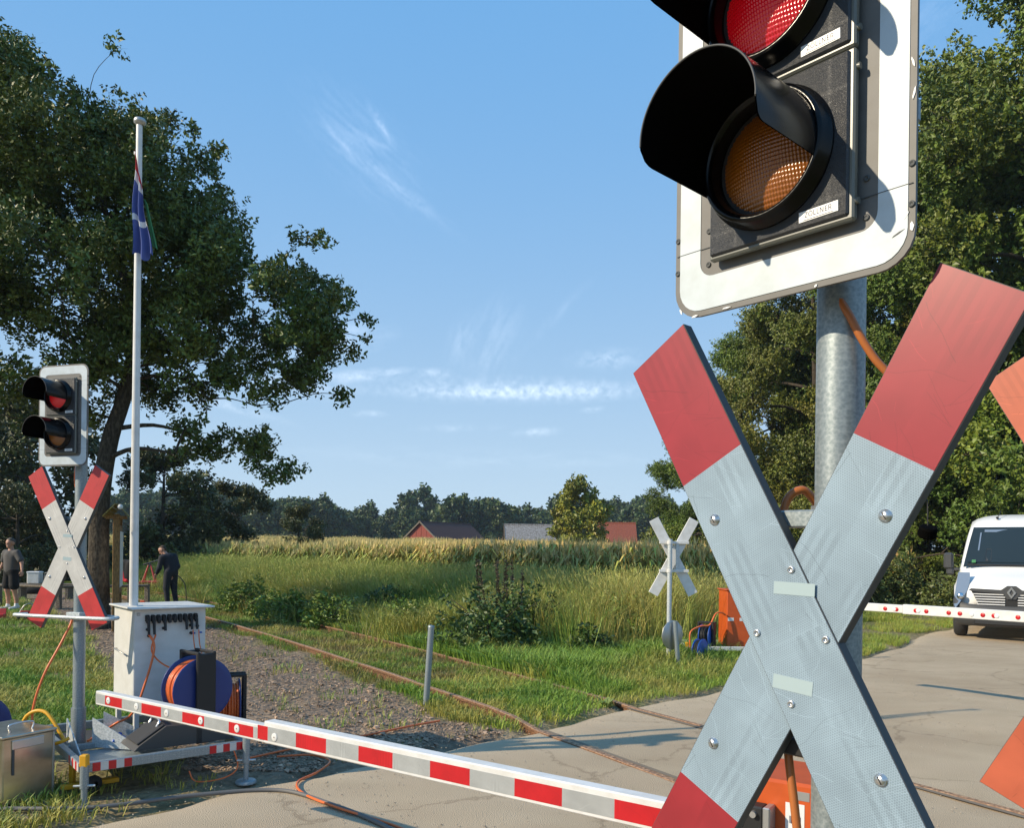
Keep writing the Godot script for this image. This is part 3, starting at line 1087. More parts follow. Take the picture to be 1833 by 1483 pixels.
# ---------------------------------------------------------------- the barrier boom near the camera
func barrier() -> void:
	var e := V(0.81835, 0, 0.57472)
	var fr := Transform3D(Basis(e, Vector3.UP, V(-e.z, 0, e.x)), V(-1.13, 0, -3.72))
	var boom := Node3D.new()
	boom.name = numbered("barrier_boom")
	boom.transform = fr
	tag(boom, "red and white striped barrier boom lying across the near road", "barrier")
	add_child(boom)
	var b := B.new()
	b.box(V(1.1, 0.755, -0.03), V(2.2, 0.102, 0.06), 0.005)
	obj("main_tube", b, M.white_paint, boom)
	b = B.new()
	b.box(V(-0.72, 0.7425, -0.03), V(1.53, 0.078, 0.048), 0.004)
	obj("tip_tube", b, M.white_paint, boom)
	var tip := [-1.482, -1.382, -1.209, -1.017, -0.834, -0.646, -0.462, -0.266, -0.081, -0.047]
	for i in tip.size() - 1:
		b = B.new()
		b.box(V((tip[i] + tip[i + 1]) / 2, 0.741, -0.0055), V(tip[i + 1] - tip[i], 0.052, 0.0012))
		obj("white_band" if i % 2 == 0 else "red_band", b, M.sheet_grey if i % 2 == 0 else M.band_red, boom)
	var main := [-0.041, 0.031, 0.224, 0.419, 0.615, 0.808, 1.006, 1.201, 1.405, 1.605, 1.808, 2.0, 2.19]
	for i in main.size() - 1:
		b = B.new()
		b.box(V((main[i] + main[i + 1]) / 2, 0.751, 0.0006), V(main[i + 1] - main[i], 0.064, 0.0012))
		obj("red_band" if i % 2 == 0 else "white_band", b, M.band_red if i % 2 == 0 else M.sheet_grey, boom)
	for s in [-1.347, -1.065, -0.784, -0.49, -0.202, 0.079]:
		b = B.new()
		var z := -0.0049 if s < 0 else 0.0012
		b.lathe([V2(0.019, 0), V2(0.019, 0.002), V2(0.017, 0.003), V2(0, 0.003)], 24, along(V(0, 0, 1), V(s, 0.742, z)))
		var rf := obj("reflector", b, M.white_paint, boom)
		b = B.new()
		b.lathe([V2(0.003, 0), V2(0.003, 0.001), V2(0, 0.001)], 10, along(V(0, 0, 1), V(s, 0.742, z + 0.003)))
		obj("pin", b, M.rust, rf)
	# orange drive with its bracket
	var drive := Node3D.new()
	drive.name = numbered("barrier_drive")
	drive.transform = Transform3D(fr.basis, fr * V(2.47, 0, 0.045))
	tag(drive, "orange barrier drive box standing behind the near signal pole", "barrier drive")
	add_child(drive)
	b = B.new()
	b.box(V(-0.10, 0.62, 0), V(0.30, 0.73, 0.25), 0.008)
	obj("housing", b, M.orange_paint, drive)
	b = B.new()
	b.box(V(-0.10, 0.13, 0), V(0.24, 0.26, 0.2), 0.005)
	obj("pedestal", b, M.orange_paint, drive)
	b = B.new()
	b.cyl(V(-0.135, 0.945, 0.1245), V(-0.135, 0.945, 0.1265), 0.009, 16)
	obj("lock_hole", b, M.black, drive)
	b = B.new()
	b.box(V(-0.17, 0.862, 0.15), V(0.14, 0.11, 0.05), 0.005)
	var br := obj("boom_bracket", b, M.black, drive)
	b = B.new()
	b.box(V(-0.092, 0.862, 0.15), V(0.02, 0.112, 0.052), 0.003)
	obj("end_plate", b, M.steel_dull, br)
	for p in [V(-0.125, 0.897, 0.175), V(-0.17, 0.87, 0.175), V(-0.13, 0.835, 0.175)]:
		b = B.new()
		b.cyl(p, p + V(0, 0, 0.012), 0.009, 12)
		obj("bolt", b, M.steel, br)
	b = B.new()
	b.box(V(-0.03, 0.895, 0.1256), V(0.05, 0.07, 0.001))
	var lb := obj("sticker", b, M.label, drive)
	for k in 9:
		b = B.new()
		b.box(V(-0.044 + k * 0.0035, 0.885, 0.1264), V(0.0012 + 0.0012 * ((k * 7) % 3), 0.02, 0.0004))
		obj("stripe", b, M.ink, lb)
	b = B.new()
	b.box(V(-0.012, 0.952, 0.1256), V(0.04, 0.024, 0.001), 0.0004)
	obj("type_plate", b, M.steel_dull, drive)

# ---------------------------------------------------------------- trailer with the white cabinet
const TO := Vector3(-2.6, 0, -4.94)
const TU := Vector3(0.77, 0, -0.64)
const TW := Vector3(-0.64, 0, -0.77)

func on_trailer(u: float, y: float, w: float) -> Vector3:
	return TO + TU * u + TW * w + V(0, y, 0)

func leg(parent: Node3D, p: Vector3, top: float, cap: bool) -> void:
	var b := B.new()
	b.tube([p + V(0, 0.0, 0), p + V(0, 0.16, 0)], 0.018, 14)
	b.tube([p + V(0, 0.13, 0), p + V(0, top, 0)], 0.025, 14)
	b.lathe([V2(0.0, 0.012), V2(0.06, 0.012), V2(0.07, 0.004), V2(0.07, -0.01)], 20, Transform3D(Basis.IDENTITY, p))
	var l := obj("support_leg", b, M.galvanised, parent)
	b = B.new()
	b.tube([p + V(-0.06, 0.145, 0.01), p + V(0.065, 0.15, 0.0)], 0.007, 8)
	obj("locking_pin", b, M.galvanised_bright, l)
	if cap:
		b = B.new()
		b.box(p + V(0.0, top + 0.028, 0), V(0.045, 0.075, 0.045), 0.006)
		obj("yellow_cap", b, M.yellow, l)

func stripes(parent: Node3D, a: Vector3, d: Vector3, out: Vector3, n: int, w: float, first_red := true) -> void:
	for i in n:
		var b := B.new()
		var c := a + d * (w * (i + 0.5)) + out * 0.0015
		b.box(c, V(w, 0.052, 0.002), 0.0, Basis(d, Vector3.UP, d.cross(Vector3.UP)))
		var red := (i % 2 == 0) == first_red
		obj("red_stripe" if red else "white_stripe", b, M.band_red if red else M.sheet_white, parent)

func reel(called: String, label: String, at: Vector3, axis: Vector3, r: float, w: float, cable: Material, flange: Material, frame: bool, foot := 0.0) -> Node3D:
	var o := thing(called, label, "cable reel", at)
	var t := along(axis, Vector3.ZERO)
	var a := axis.normalized()
	for s in [-1.0, 1.0]:
		var b := B.new()
		var d: Vector3 = a * (w / 2 * s)
		b.lathe([V2(0, -0.006), V2(r - 0.004, -0.006), V2(r, -0.003), V2(r, 0.003), V2(r - 0.004, 0.006), V2(r * 0.8, 0.004), V2(r * 0.35, 0.010), V2(0, 0.010)], 40, Transform3D(t.basis if s > 0 else Basis(-t.basis.x, -t.basis.y, t.basis.z), d))
		obj("flange", b, flange, o)
	var b2 := B.new()
	var n := 8
	for i in n:
		for layer in 2:
			if layer == 1 and (i * 5) % 8 > 5:
				continue
			var pr := []
			for k in 7:
				var th := -PI / 2 + PI * k / 6.0
				pr.append(V2(r * (0.76 + 0.07 * layer) + cos(th) * w / n * 0.6, sin(th) * w / n * 0.5 + (i - (n - 1) / 2.0) * w / n * 0.96))
			b2.lathe(pr, 36, t)
	obj("wound_cable", b2, cable, o)
	if frame:
		var side := a * (w / 2 + 0.035)
		var x := Vector3.UP.cross(a).normalized()
		var bs := Basis(x, Vector3.UP, a)
		for s in [-1.0, 1.0]:
			b2 = B.new()
			b2.box(side * s + V(0, (r * 1.16 + foot) / 2.0, 0), V(0.135, r * 1.16 - foot, 0.03), 0.006, bs)
			obj("side_stand", b2, M.black, o)
		b2 = B.new()
		b2.box(V(0, r * 1.16, 0) + x * 0.055, V(0.025, 0.022, w + 0.1), 0.005, bs)
		b2.box(V(0, r * 1.16, 0) - x * 0.055, V(0.025, 0.022, w + 0.1), 0.005, bs)
		obj("carry_handle", b2, M.black, o)
	return o

func cable(label: String, pts: Array, r: float, m: Material, group := "") -> void:
	var b := B.new()
	b.tube(curve(pts, 9), r, 7)
	tag(obj("cable", b, m), label, "cable", group)

func left_trailer() -> void:
	var tr := thing("equipment_trailer", "low galvanised trailer frame on support legs carrying the white cabinet", "trailer")
	var bu := Basis(TU, Vector3.UP, TU.cross(Vector3.UP))
	var b := B.new()
	b.box(on_trailer(0.5, 0.245, 0.0), V(1.0, 0.06, 0.04), 0.004, bu)
	b.box(on_trailer(0.5, 0.245, 1.3), V(1.0, 0.06, 0.04), 0.004, bu)
	b.box(on_trailer(0.0, 0.245, 0.65), V(0.04, 0.058, 1.26), 0.004, bu)
	b.box(on_trailer(1.0, 0.245, 0.65), V(0.04, 0.058, 1.26), 0.004, bu)
	b.box(on_trailer(0.5, 0.235, 0.62), V(0.96, 0.04, 0.04), 0.003, bu)
	obj("frame", b, M.galvanised, tr)
	b = B.new()
	b.box(on_trailer(0.5, 0.21, 0.95), V(0.955, 0.012, 0.6), 0.002, bu)
	obj("deck_plate", b, M.plastic_box, tr)
	b = B.new()
	b.box(on_trailer(0.3, 0.21, 0.33), V(0.55, 0.010, 0.5), 0.002, bu)
	obj("deck_plate", b, M.galvanised, tr)
	leg(tr, on_trailer(0, 0, -0.045), 0.27, true)
	leg(tr, on_trailer(1.0, 0, -0.045), 0.30, false)
	leg(tr, on_trailer(0, 0, 1.34), 0.27, false)
	leg(tr, on_trailer(1.0, 0, 1.34), 0.27, true)
	stripes(tr, on_trailer(0.05, 0.245, -0.02), TU, -TW, 5, 0.045)
	stripes(tr, on_trailer(0.76, 0.245, -0.02), TU, -TW, 5, 0.045)
	stripes(tr, on_trailer(-0.02, 0.245, 0.28), -TW, -TU, 6, 0.045)
	# gusset plates at the foot of the post
	for q in [[0.19, 0.62, 0.45, 0.30], [0.30, 0.80, 0.62, 0.62], [0.05, 0.70, -0.1, 0.3]]:
		b = B.new()
		var p0 := on_trailer(q[0], 0.225, q[1])
		var p1 := on_trailer(q[2] if q[2] > 0 else 0.06, 0.225, q[3])
		var d := (p1 - p0)
		var nn := d.cross(Vector3.UP).normalized() * 0.004
		b.poly([p0 + nn, p1 + nn, p0 + nn + V(0, 0.2, 0)], p0 - nn)
		b.poly([p0 - nn, p1 - nn, p0 - nn + V(0, 0.2, 0)], p0 + nn)
		b.poly([p1 - nn, p1 + nn, p0 + nn + V(0, 0.2, 0), p0 - nn + V(0, 0.2, 0)], p0)
		obj("gusset_plate", b, M.galvanised_bright, tr)
	# white cabinet
	var cb := thing("switch_cabinet", "white steel cabinet with rows of black cable sockets on its shaded side", "cabinet", on_trailer(0.46, 0.22, 0.675))
	var y0 := 0.24
	b = B.new()
	b.box(V(0, 0, 0) + TU * 0.252 + TW * 0.265 + V(0, y0 + 0.345, 0), V(0.504, 0.69, 0.53), 0.006, bu)
	obj("body", b, M.cabinet, cb)
	b = B.new()
	b.box(TU * 0.26 + TW * 0.25 + V(0, y0 + 0.698, 0), V(0.585, 0.014, 0.61), 0.004, bu)
	obj("lid", b, M.cabinet, cb)
	for q in [[0.03, 0.03], [0.03, 0.5], [0.47, 0.03], [0.47, 0.5]]:
		b = B.new()
		b.box(TU * q[0] + TW * q[1] + V(0, y0 / 2, 0), V(0.035, y0, 0.035), 0.003, bu)
		obj("foot", b, M.cabinet, cb)
	b = B.new()
	b.tube([TW * 0.12 - TU * 0.01 + V(0, y0 + 0.345, 0), TW * 0.12 - TU * 0.025 + V(0, y0 + 0.36, 0), TW * 0.42 - TU * 0.025 + V(0, y0 + 0.375, 0), TW * 0.43 - TU * 0.005 + V(0, y0 + 0.375, 0)], 0.005, 6)
	obj("door_handle", b, M.steel_dull, cb)
	b = B.new()
	b.box(TU * 0.03 - TW * 0.002 + V(0, y0 + 0.655, 0), V(0.022, 0.022, 0.01), 0.003, bu)
	obj("lock", b, M.steel_dull, cb)
	for i in 10:
		var p := TU * (0.088 + 0.0375 * i) + V(0, y0 + 0.625, 0) - TW * 0.008
		b = B.new()
		b.box(p, V(0.028, 0.05, 0.03), 0.006, bu)
		b.box(p - TW * 0.018 - V(0, 0.012, 0), V(0.024, 0.05, 0.02), 0.006, bu)
		var sk := obj("socket", b, M.black, cb)
		if i in [0, 1, 3, 7, 8, 9]:
			b = B.new()
			b.tube([p - TW * 0.03 - V(0, 0.015, 0), p - TW * 0.045 - V(0, 0.09 if i > 1 else 0.115, 0)], [0.011, 0.009], 10)
			obj("plug", b, M.black, sk)
	for q in [[0.09, 0.545], [0.20, 0.55], [0.39, 0.562], [0.44, 0.555], [0.395, 0.505], [0.10, 0.50]]:
		b = B.new()
		b.cyl(TU * q[0] - TW * 0.001 + V(0, y0 + q[1], 0), TU * q[0] - TW * 0.018 + V(0, y0 + q[1], 0), 0.011, 12)
		obj("socket_cap", b, M.black, cb)
	for q in [[0.405, 0.505], [0.455, 0.508]]:
		b = B.new()
		b.box(TU * q[0] - TW * 0.035 + V(0, y0 + q[1], 0), V(0.022, 0.012, 0.016), 0.003, bu)
		obj("blue_clip", b, M.blue_bright, cb)
	var F := on_trailer(0.46, 0.22 + y0, 0.675) - TW * 0.05
	var og := "orange cables plugged into the cabinet"
	cable("thin orange cable from the right-hand socket to the reel", [F + TU * 0.437 + V(0, 0.53, 0), F + TU * 0.43 - TW * 0.05 + V(0, 0.42, 0), F + TU * 0.41 - TW * 0.25 + V(0, 0.25, 0)], 0.004, M.orange_cable, og)
	cable("thin orange cable from the middle right socket to the reel", [F + TU * 0.395 + V(0, 0.53, 0), F + TU * 0.39 - TW * 0.05 + V(0, 0.42, 0), F + TU * 0.36 - TW * 0.25 + V(0, 0.25, 0)], 0.004, M.orange_cable, og)
	cable("thick orange cable hanging from the first socket down past the cabinet's foot to the post", [F + TU * 0.088 + V(0, 0.52, 0) + TW * 0.01, F + TU * 0.12 - TW * 0.02 + V(0, 0.42, 0), F + TU * 0.06 - TW * 0.05 + V(0, 0.2, 0), F + TU * -0.02 - TW * 0.04 + V(0, -0.02, 0), on_trailer(0.36, 0.34, 0.74), on_trailer(0.26, 0.29, 0.72), on_trailer(0.16, 0.27, 0.62)], 0.0085, M.orange_cable, og)
	cable("orange cable crossing over from the second socket to the orange drum", [F + TU * 0.135 + V(0, 0.51, 0), F + TU * 0.105 - TW * 0.01 + V(0, 0.40, 0), F + TU * 0.16 - TW * 0.06 + V(0, 0.31, 0), F + TU * 0.25 - TW * 0.22 + V(0, 0.255, 0)], 0.006, M.orange_cable, og)
	cable("orange cable hanging from the left signal's back down to the trailer", [V(-2.985, 2.24, -5.57), V(-3.035, 2.06, -5.62), V(-3.02, 1.85, -5.66), V(-3.03, 1.4, -5.66), V(-3.045, 1.12, -5.64), V(-3.075, 0.95, -5.56), V(-3.15, 0.72, -5.47), V(-3.19, 0.5, -5.42), V(-3.17, 0.32, -5.4), V(-3.12, 0.24, -5.38)], 0.008, M.orange_cable)
	var yg := "yellow hoses by the stainless box"
	cable("yellow hose arching over the trailer's left beam", [V(-3.3, 0.28, -5.45), V(-3.22, 0.46, -5.4), V(-3.08, 0.49, -5.38), V(-2.93, 0.32, -5.33)], 0.012, M.yellow, yg)
	cable("yellow hose lying flat on the trailer's left beam", [V(-3.28, 0.27, -5.40), V(-3.1, 0.28, -5.3), V(-2.95, 0.31, -5.28), V(-2.88, 0.34, -5.3)], 0.012, M.yellow, yg)
	# flag pole and flag
	var fp := thing("flag_pole", "tall thin white flag pole rising from the white cabinet", "flag pole", V(-2.75, 1.155, -5.9))
	b = B.new()
	b.tube([V(0, 0, 0), V(0.0, 3.52, 0)], [0.031, 0.021], 20)
	obj("shaft", b, M.white_paint, fp)
	b = B.new()
	b.lathe([V2(0, 3.56), V2(0.036, 3.56), V2(0.042, 3.55), V2(0.042, 3.53), V2(0.024, 3.515)], 20, Transform3D(Basis.IDENTITY, V(0.004, 0, 0)))
	obj("cap", b, M.steel_dull, fp)
	b = B.new()
	b.box(V(0, 0.008, 0), V(0.1, 0.014, 0.1), 0.003)
	obj("foot_plate", b, M.cabinet, fp)
	for y in [3.3, 2.83]:
		b = B.new()
		b.tube([V(-0.028, y, 0), V(-0.028, y + 0.02, 0.0)], 0.009, 8)
		obj("flag_clip", b, M.label, fp)
	flag()
	# reels on the trailer
	var ax := V(0.74, 0.0, 0.67)
	reel("cable_reel", "blue reel of orange cable in a black stand before the white cabinet", V(-2.17, 0.625, -5.62), ax, 0.215, 0.17, M.orange_cable, M.blue, true, -0.36)
	reel("cable_reel", "second orange cable reel on the trailer, half hidden behind the first", V(-2.09, 0.44, -5.98), V(0.93, 0, -0.37), 0.19, 0.17, M.orange_cable, M.blue, true, -0.2)
	reel("cable_reel", "dark blue reel in a black frame behind the stainless box", V(-3.93, 0.26, -5.98), V(0.55, 0, 0.83), 0.22, 0.12, M.black, M.blue, true, -0.24)
	# black case on the deck
	var cs := thing("equipment_case", "dusty black wedge shaped plastic case with a silver handle on the trailer deck", "case", on_trailer(0.62, 0.272, 0.26))
	b = B.new()
	b.xf = Transform3D(bu, Vector3.ZERO)
	var pf := PackedVector2Array([V2(-0.3, 0), V2(0.34, 0), V2(0.34, 0.04), V2(0.28, 0.12), V2(-0.10, 0.14), V2(-0.27, 0.03)])
	b.prism(pf, -0.17, 0.15)
	obj("shell", b, M.plastic_box, cs)
	b = B.new()
	b.xf = Transform3D(bu, Vector3.ZERO)
	b.box(V(-0.19, 0.092, 0), V(0.2, 0.012, 0.25), 0.004, Basis(V(0, 0, 1), 0.57))
	obj("lid_panel", b, M.rubber, cs)
	b = B.new()
	b.xf = Transform3D(bu, Vector3.ZERO)
	b.tube(curve([V(-0.14, 0.13, -0.08), V(-0.12, 0.17, -0.07), V(-0.12, 0.17, 0.07), V(-0.14, 0.13, 0.08)], 5), 0.010, 8)
	obj("handle", b, M.steel, cs)
	# crumpled blue glove
	var gv := thing("work_glove", "crumpled blue work glove on the trailer deck by the post", "glove", on_trailer(0.33, 0.25, 0.52))
	b = B.new()
	for k in 7:
		var th := k * 0.9
		b.tube([V(cos(th) * 0.01, 0.005, sin(th) * 0.01), V(cos(th) * 0.04, 0.035 + 0.01 * (k % 3), sin(th) * 0.035), V(cos(th) * 0.06, 0.02 + 0.008 * (k % 2), sin(th) * 0.05)], [0.02, 0.018, 0.009], 7)
	obj("fabric", b, M.blue_bright, gv)
	# yellow frame under the trailer
	var jk := thing("pallet_jack", "yellow steel frame and black wheel half hidden under the trailer", "jack", on_trailer(0.12, 0, 0.35))
	b = B.new()
	b.box(V(0, 0.05, 0), V(0.34, 0.03, 0.05), 0.004, bu)
	b.box(V(-0.15, 0.1, -0.06), V(0.03, 0.16, 0.04), 0.004)
	obj("frame", b, M.yellow, jk)
	b = B.new()
	b.lathe([V2(0.02, -0.02), V2(0.055, -0.02), V2(0.06, 0), V2(0.055, 0.02), V2(0.02, 0.02)], 20, along(V(1, 0, 0.3), V(0.05, 0.06, 0.06)))
	obj("wheel", b, M.rubber, jk)
	# stainless box at the left edge
	var a := V(0.47, 0, -0.88)
	var d := V(-0.88, 0, -0.47)
	var bx := thing("stainless_box", "dented stainless steel box on the grass at the lower left", "box", V(-3.075, 0.0, -4.92))
	var bb := Basis(a, Vector3.UP, a.cross(Vector3.UP))
	b = B.new()
	b.box(a * 0.16 + d * 0.22 + V(0, 0.21, 0), V(0.32, 0.41, 0.44), 0.008, bb)
	obj("body", b, M.stainless, bx)
	b = B.new()
	b.box(a * 0.16 + d * 0.22 + V(0, 0.423, 0), V(0.35, 0.018, 0.47), 0.005, bb)
	var lid := obj("lid", b, M.stainless, bx)
	b = B.new()
	b.tube(curve([a * 0.10 + d * 0.1 + V(0, 0.43, 0), a * 0.10 + d * 0.1 + V(0, 0.475, 0), a * 0.24 + d * 0.1 + V(0, 0.475, 0), a * 0.24 + d * 0.1 + V(0, 0.43, 0)], 5), 0.006, 8)
	obj("lid_handle", b, M.steel, lid)
	b = B.new()
	b.box(a * 0.15 + d * -0.006 + V(0, 0.37, 0), V(0.2, 0.055, 0.012), 0.003, bb)
	obj("flap", b, M.steel, bx)
	b = B.new()
	b.box(a * 0.06 + d * -0.004 + V(0, 0.28, 0), V(0.014, 0.19, 0.010), 0.002, bb)
	obj("latch_bar", b, M.dark_rim, bx)
	b = B.new()
	b.box(a * 0.316 + d * -0.002 + V(0, 0.21, 0), V(0.012, 0.4, 0.012), 0.002, bb)
	obj("edge_strip", b, M.steel_dull, bx)
	# cables on the ground
	var gy := []
	for q in [[-4.2, -4.7], [-3.06, -4.82], [-2.5, -4.86], [-2.0, -5.14], [-1.5, -5.27], [-1.1, -5.0], [-0.71, -4.62], [-0.4, -4.2]]:
		gy.append(V(q[0], maxf(land(q[0], q[1]), -0.005) + 0.03, q[1]))
	cable("grey hose lying on the dirt along the edge of the near road", gy, 0.014, M.grey_hose)
	var gb := []
	for q in [[-1.75, -6.1], [-1.5, -6.15], [-1.33, -6.0], [-1.35, -5.7], [-1.42, -5.45], [-1.32, -5.2], [-1.05, -4.93], [-0.66, -4.62], [-0.3, -4.25]]:
		gb.append(V(q[0], maxf(land(q[0], q[1]), 0.0) + 0.028, q[1]))
	cable("orange cable snaking from the trailer over the dirt onto the road", gb, 0.0085, M.orange_cable)
	var gc := []
	for q in [[-2.0, -6.0], [-1.7, -6.4], [-1.2, -6.9], [-0.9, -7.25], [-0.65, -7.5]]:
		gc.append(V(q[0], maxf(land(q[0], q[1]), 0.0) + 0.02, q[1]))
	cable("orange cable lying on the shaded end of the gravel path", gc, 0.009, M.orange_cable)
	cable("orange cable looping down under the trailer's right end", [on_trailer(0.93, 0.22, 0.0), on_trailer(0.95, 0.1, -0.02), on_trailer(0.86, 0.04, -0.01), on_trailer(0.7, 0.03, 0.05), on_trailer(0.66, 0.1, 0.08)], 0.005, M.orange_cable)

func flag() -> void:
	var o := thing("flag", "limp red, white, blue and green flag hanging down its pole", "flag", V(-2.72, 3.70, -5.88))
	# a cloth gathered in folds: rows from top to bottom, four coloured fields
	var fields := [[0.0, 0.20, "red_field", "cloth_red"], [0.20, 0.30, "white_field", "cloth_white"], [0.30, 0.62, "blue_field", "cloth_blue"], [0.62, 0.68, "white_field", "cloth_white"], [0.68, 1.0, "blue_field", "cloth_blue"]]
	for f in fields:
		var b := B.new()
		var rows := []
		for i in 9:
			var t: float = lerpf(f[0], f[1], i / 8.0)
			var row := []
			for k in 15:
				var u := k / 14.0
				var wd := 0.03 + 0.115 * t
				var dip := 0.16 * u * (1.0 - t) + 0.05 * u
				row.append(V(-0.035 + wd * u + 0.008 * sin(t * 9.0), 0.78 * (1.0 - t) - dip * (1.0 - t * 0.6) + 0.03 * sin(u * 9.0) * t, 0.035 + 0.022 * sin(u * 13.0 + t * 2.0) * (0.3 + t)))
			rows.append(row)
		b.skin(rows, 1.0, 1)
		obj(f[2], b, M[f[3]], o)
	var b := B.new()
	var rows := []
	for i in 9:
		var t := i / 8.0
		var row := []
		for k in 7:
			var u := k / 6.0
			row.append(V(0.028 + 0.062 * t + (0.022 + 0.02 * t) * u, 0.42 - 0.34 * t - 0.03 * u, 0.015 - 0.01 * sin(u * 6.0)))
		rows.append(row)
	b.skin(rows, 1.0, 1)
	obj("green_field", b, M.cloth_green, o)

# ---------------------------------------------------------------- across the track
func far_side() -> void:
	# back of the small crossbuck
	var fx := thing("crossbuck", "back of a small white crossbuck on a thin post in the grass verge", "crossbuck", V(2.25, 0, -11.55))
	var b := B.new()
	b.tube([V(0, 0, 0), V(0, 1.80, 0)], 0.034, 14)
	obj("post", b, M.galvanised_bright, fx)
	for s in [-1.0, 1.0]:
		b = B.new()
		b.box(V(0.07, 1.545, -0.09 - 0.01 * s), V(0.146, 1.22, 0.02), 0.003, Basis(V(0, 0, 1), s * AL))
		obj("cross_bar", b, M.white_paint, fx)
	for y in [1.75, 1.345]:
		b = B.new()
		b.box(V(0.07, y, -0.05), V(0.42, 0.04, 0.035), 0.003)
		b.tube([V(0, y - 0.025, 0), V(0, y + 0.025, 0)], 0.042, 14)
		obj("clamp_bar", b, M.white_paint, fx)
	b = B.new()
	b.box(V(0.12, 1.545, -0.06), V(0.05, 0.4, 0.03), 0.003)
	obj("backing_strip", b, M.galvanised_bright, fx)
	var ds := thing("round_sign", "grey back of a round traffic sign on a leaning short post before the small crossbuck", "sign", V(2.30, 0, -11.2))
	b = B.new()
	b.tube([V(0.02, 0, 0), V(-0.035, 0.66, 0)], 0.033, 12)
	obj("post", b, M.galvanised, ds)
	b = B.new()
	b.lathe([V2(0, -0.006), V2(0.20, -0.006), V2(0.207, 0), V2(0.20, 0.006), V2(0, 0.006)], 12, along(V(0.55, 0.0, 0.83), V(-0.06, 0.46, -0.045)))
	obj("sign_plate", b, M.steel_dull, ds)
	var bo := thing("bollard", "leaning thin grey metal post beside the near rail", "post", V(-0.88, 0, -8.44))
	b = B.new()
	b.tube([V(0, -0.1, 0), V(0.05, 0.805, 0.0)], 0.033, 16)
	b.lathe([V2(0.036, -0.01), V2(0.034, 0.008), V2(0, 0.014)], 16, along(V(0.06, 1, 0), V(0.05, 0.805, 0)))
	obj("tube", b, M.galvanised, bo)
	# orange trailer half hidden by the near cross
	var ot := thing("equipment_trailer", "white framed trailer with an orange cabinet across the road, partly behind the near crossbuck", "trailer", V(2.63, 0, -12.2))
	b = B.new()
	b.box(V(0.75, 0.17, 0), V(1.5, 0.06, 0.05), 0.004, Basis(Vector3.UP, 0.05))
	b.box(V(0.75, 0.17, -0.9), V(1.5, 0.06, 0.05), 0.004, Basis(Vector3.UP, 0.05))
	b.box(V(0.05, 0.17, -0.45), V(0.05, 0.058, 0.85), 0.004)
	b.box(V(1.45, 0.17, -0.45), V(0.05, 0.058, 0.85), 0.004)
	obj("frame", b, M.white_paint, ot)
	b = B.new()
	b.box(V(0.75, 0.165, -0.45), V(1.36, 0.012, 0.82))
	obj("deck_plate", b, M.plastic_box, ot)
	stripes(ot, V(0.01, 0.17, 0.063), V(1, 0, -0.05).normalized(), V(0, 0, 1), 6, 0.045)
	leg(ot, V(0.01, 0.0, 0.05), 0.2, true)
	leg(ot, V(1.45, 0.0, 0.0), 0.2, true)
	var oc := thing("switch_cabinet", "bright orange steel cabinet on the far trailer, cut by the near crossbuck", "cabinet", V(3.3, 0.175, -12.65))
	b = B.new()
	b.box(V(0.3, 0.43, 0), V(0.6, 0.86, 0.5), 0.01)
	obj("body", b, M.orange_paint, oc)
	b = B.new()
	b.box(V(0.3, 0.868, 0), V(0.64, 0.02, 0.54), 0.004)
	obj("lid", b, M.orange_paint, oc)
	for x in [0.06, 0.24]:
		b = B.new()
		b.box(V(x, 0.42, 0.251), V(0.09, 0.05, 0.002))
		obj("sticker", b, M.label, oc)
	reel("cable_reel", "bright blue reel with dark cable in a black stand before the orange cabinet", V(2.98, 0.34, -12.35), V(0.85, 0, 0.5), 0.18, 0.15, M.black, M.blue_bright, true, -0.16)
	reel("cable_reel", "small bright blue reel at the front end of the far trailer", V(2.79, 0.17, -11.95), V(0.75, 0, 0.65), 0.17, 0.09, M.rubber, M.blue_bright, false)
	cable("orange cable looped over the blue reels of the far trailer", [V(2.68, 0.2, -12.1), V(2.68, 0.42, -12.1), V(2.85, 0.5, -12.2), V(3.0, 0.52, -12.25), V(3.1, 0.68, -12.3), V(3.2, 0.70, -12.35), V(3.28, 0.66, -12.4)], 0.013, M.orange_cable)
	# boom on the other side of the road
	var e := V(0.6044, 0, 0.7967)
	var fb := thing("barrier_boom", "slender white barrier boom with red dots in front of the van", "barrier", V(3.939, 1.04, -8.75), -atan2(e.z, e.x))
	b = B.new()
	b.box(V(-0.3, 0.0, 0), V(1.2, 0.085, 0.045), 0.005)
	obj("tip_tube", b, M.white_paint, fb)
	b = B.new()
	b.box(V(2.1, 0, 0), V(3.6, 0.102, 0.055), 0.006)
	obj("main_tube", b, M.white_paint, fb)
	var ss := [-0.62, -0.5, -0.3, -0.18, 0.112, 0.234, 0.44, 0.548, 0.77, 0.877, 1.09, 1.19, 1.40, 1.50, 1.72, 1.82]
	for i in ss.size():
		var z := 0.0225 if ss[i] < 0.3 else 0.0275
		b = B.new()
		b.lathe([V2(0.022, 0), V2(0.022, 0.003), V2(0.019, 0.005), V2(0, 0.005)], 18, along(V(0, 0, 1), V(ss[i], -0.006, z)))
		obj("red_dot", b, M.band_red, fb)
	for s in [0.21, 0.465, 0.987, 1.215, 1.6]:
		b = B.new()
		b.lathe([V2(0.022, 0), V2(0.022, 0.004), V2(0.019, 0.0062), V2(0, 0.0062)], 18, along(V(0, 0, 1), V(s, -0.006, 0.0275 if s > 0.3 else 0.0225)))
		obj("white_dot", b, M.label, fb)
	# notice board with a little roof
	var nb := thing("notice_board", "brown wooden notice board with a small pitched roof, seen edge on beside the tree", "notice board", V(-7.42, 0, -15.2), 0.40)
	for q in [[0, 0], [-0.02, -1.2]]:
		b = B.new()
		b.box(V(q[0], 1.1, q[1]), V(0.12, 2.2, 0.12), 0.008)
		obj("post", b, M.wood, nb)
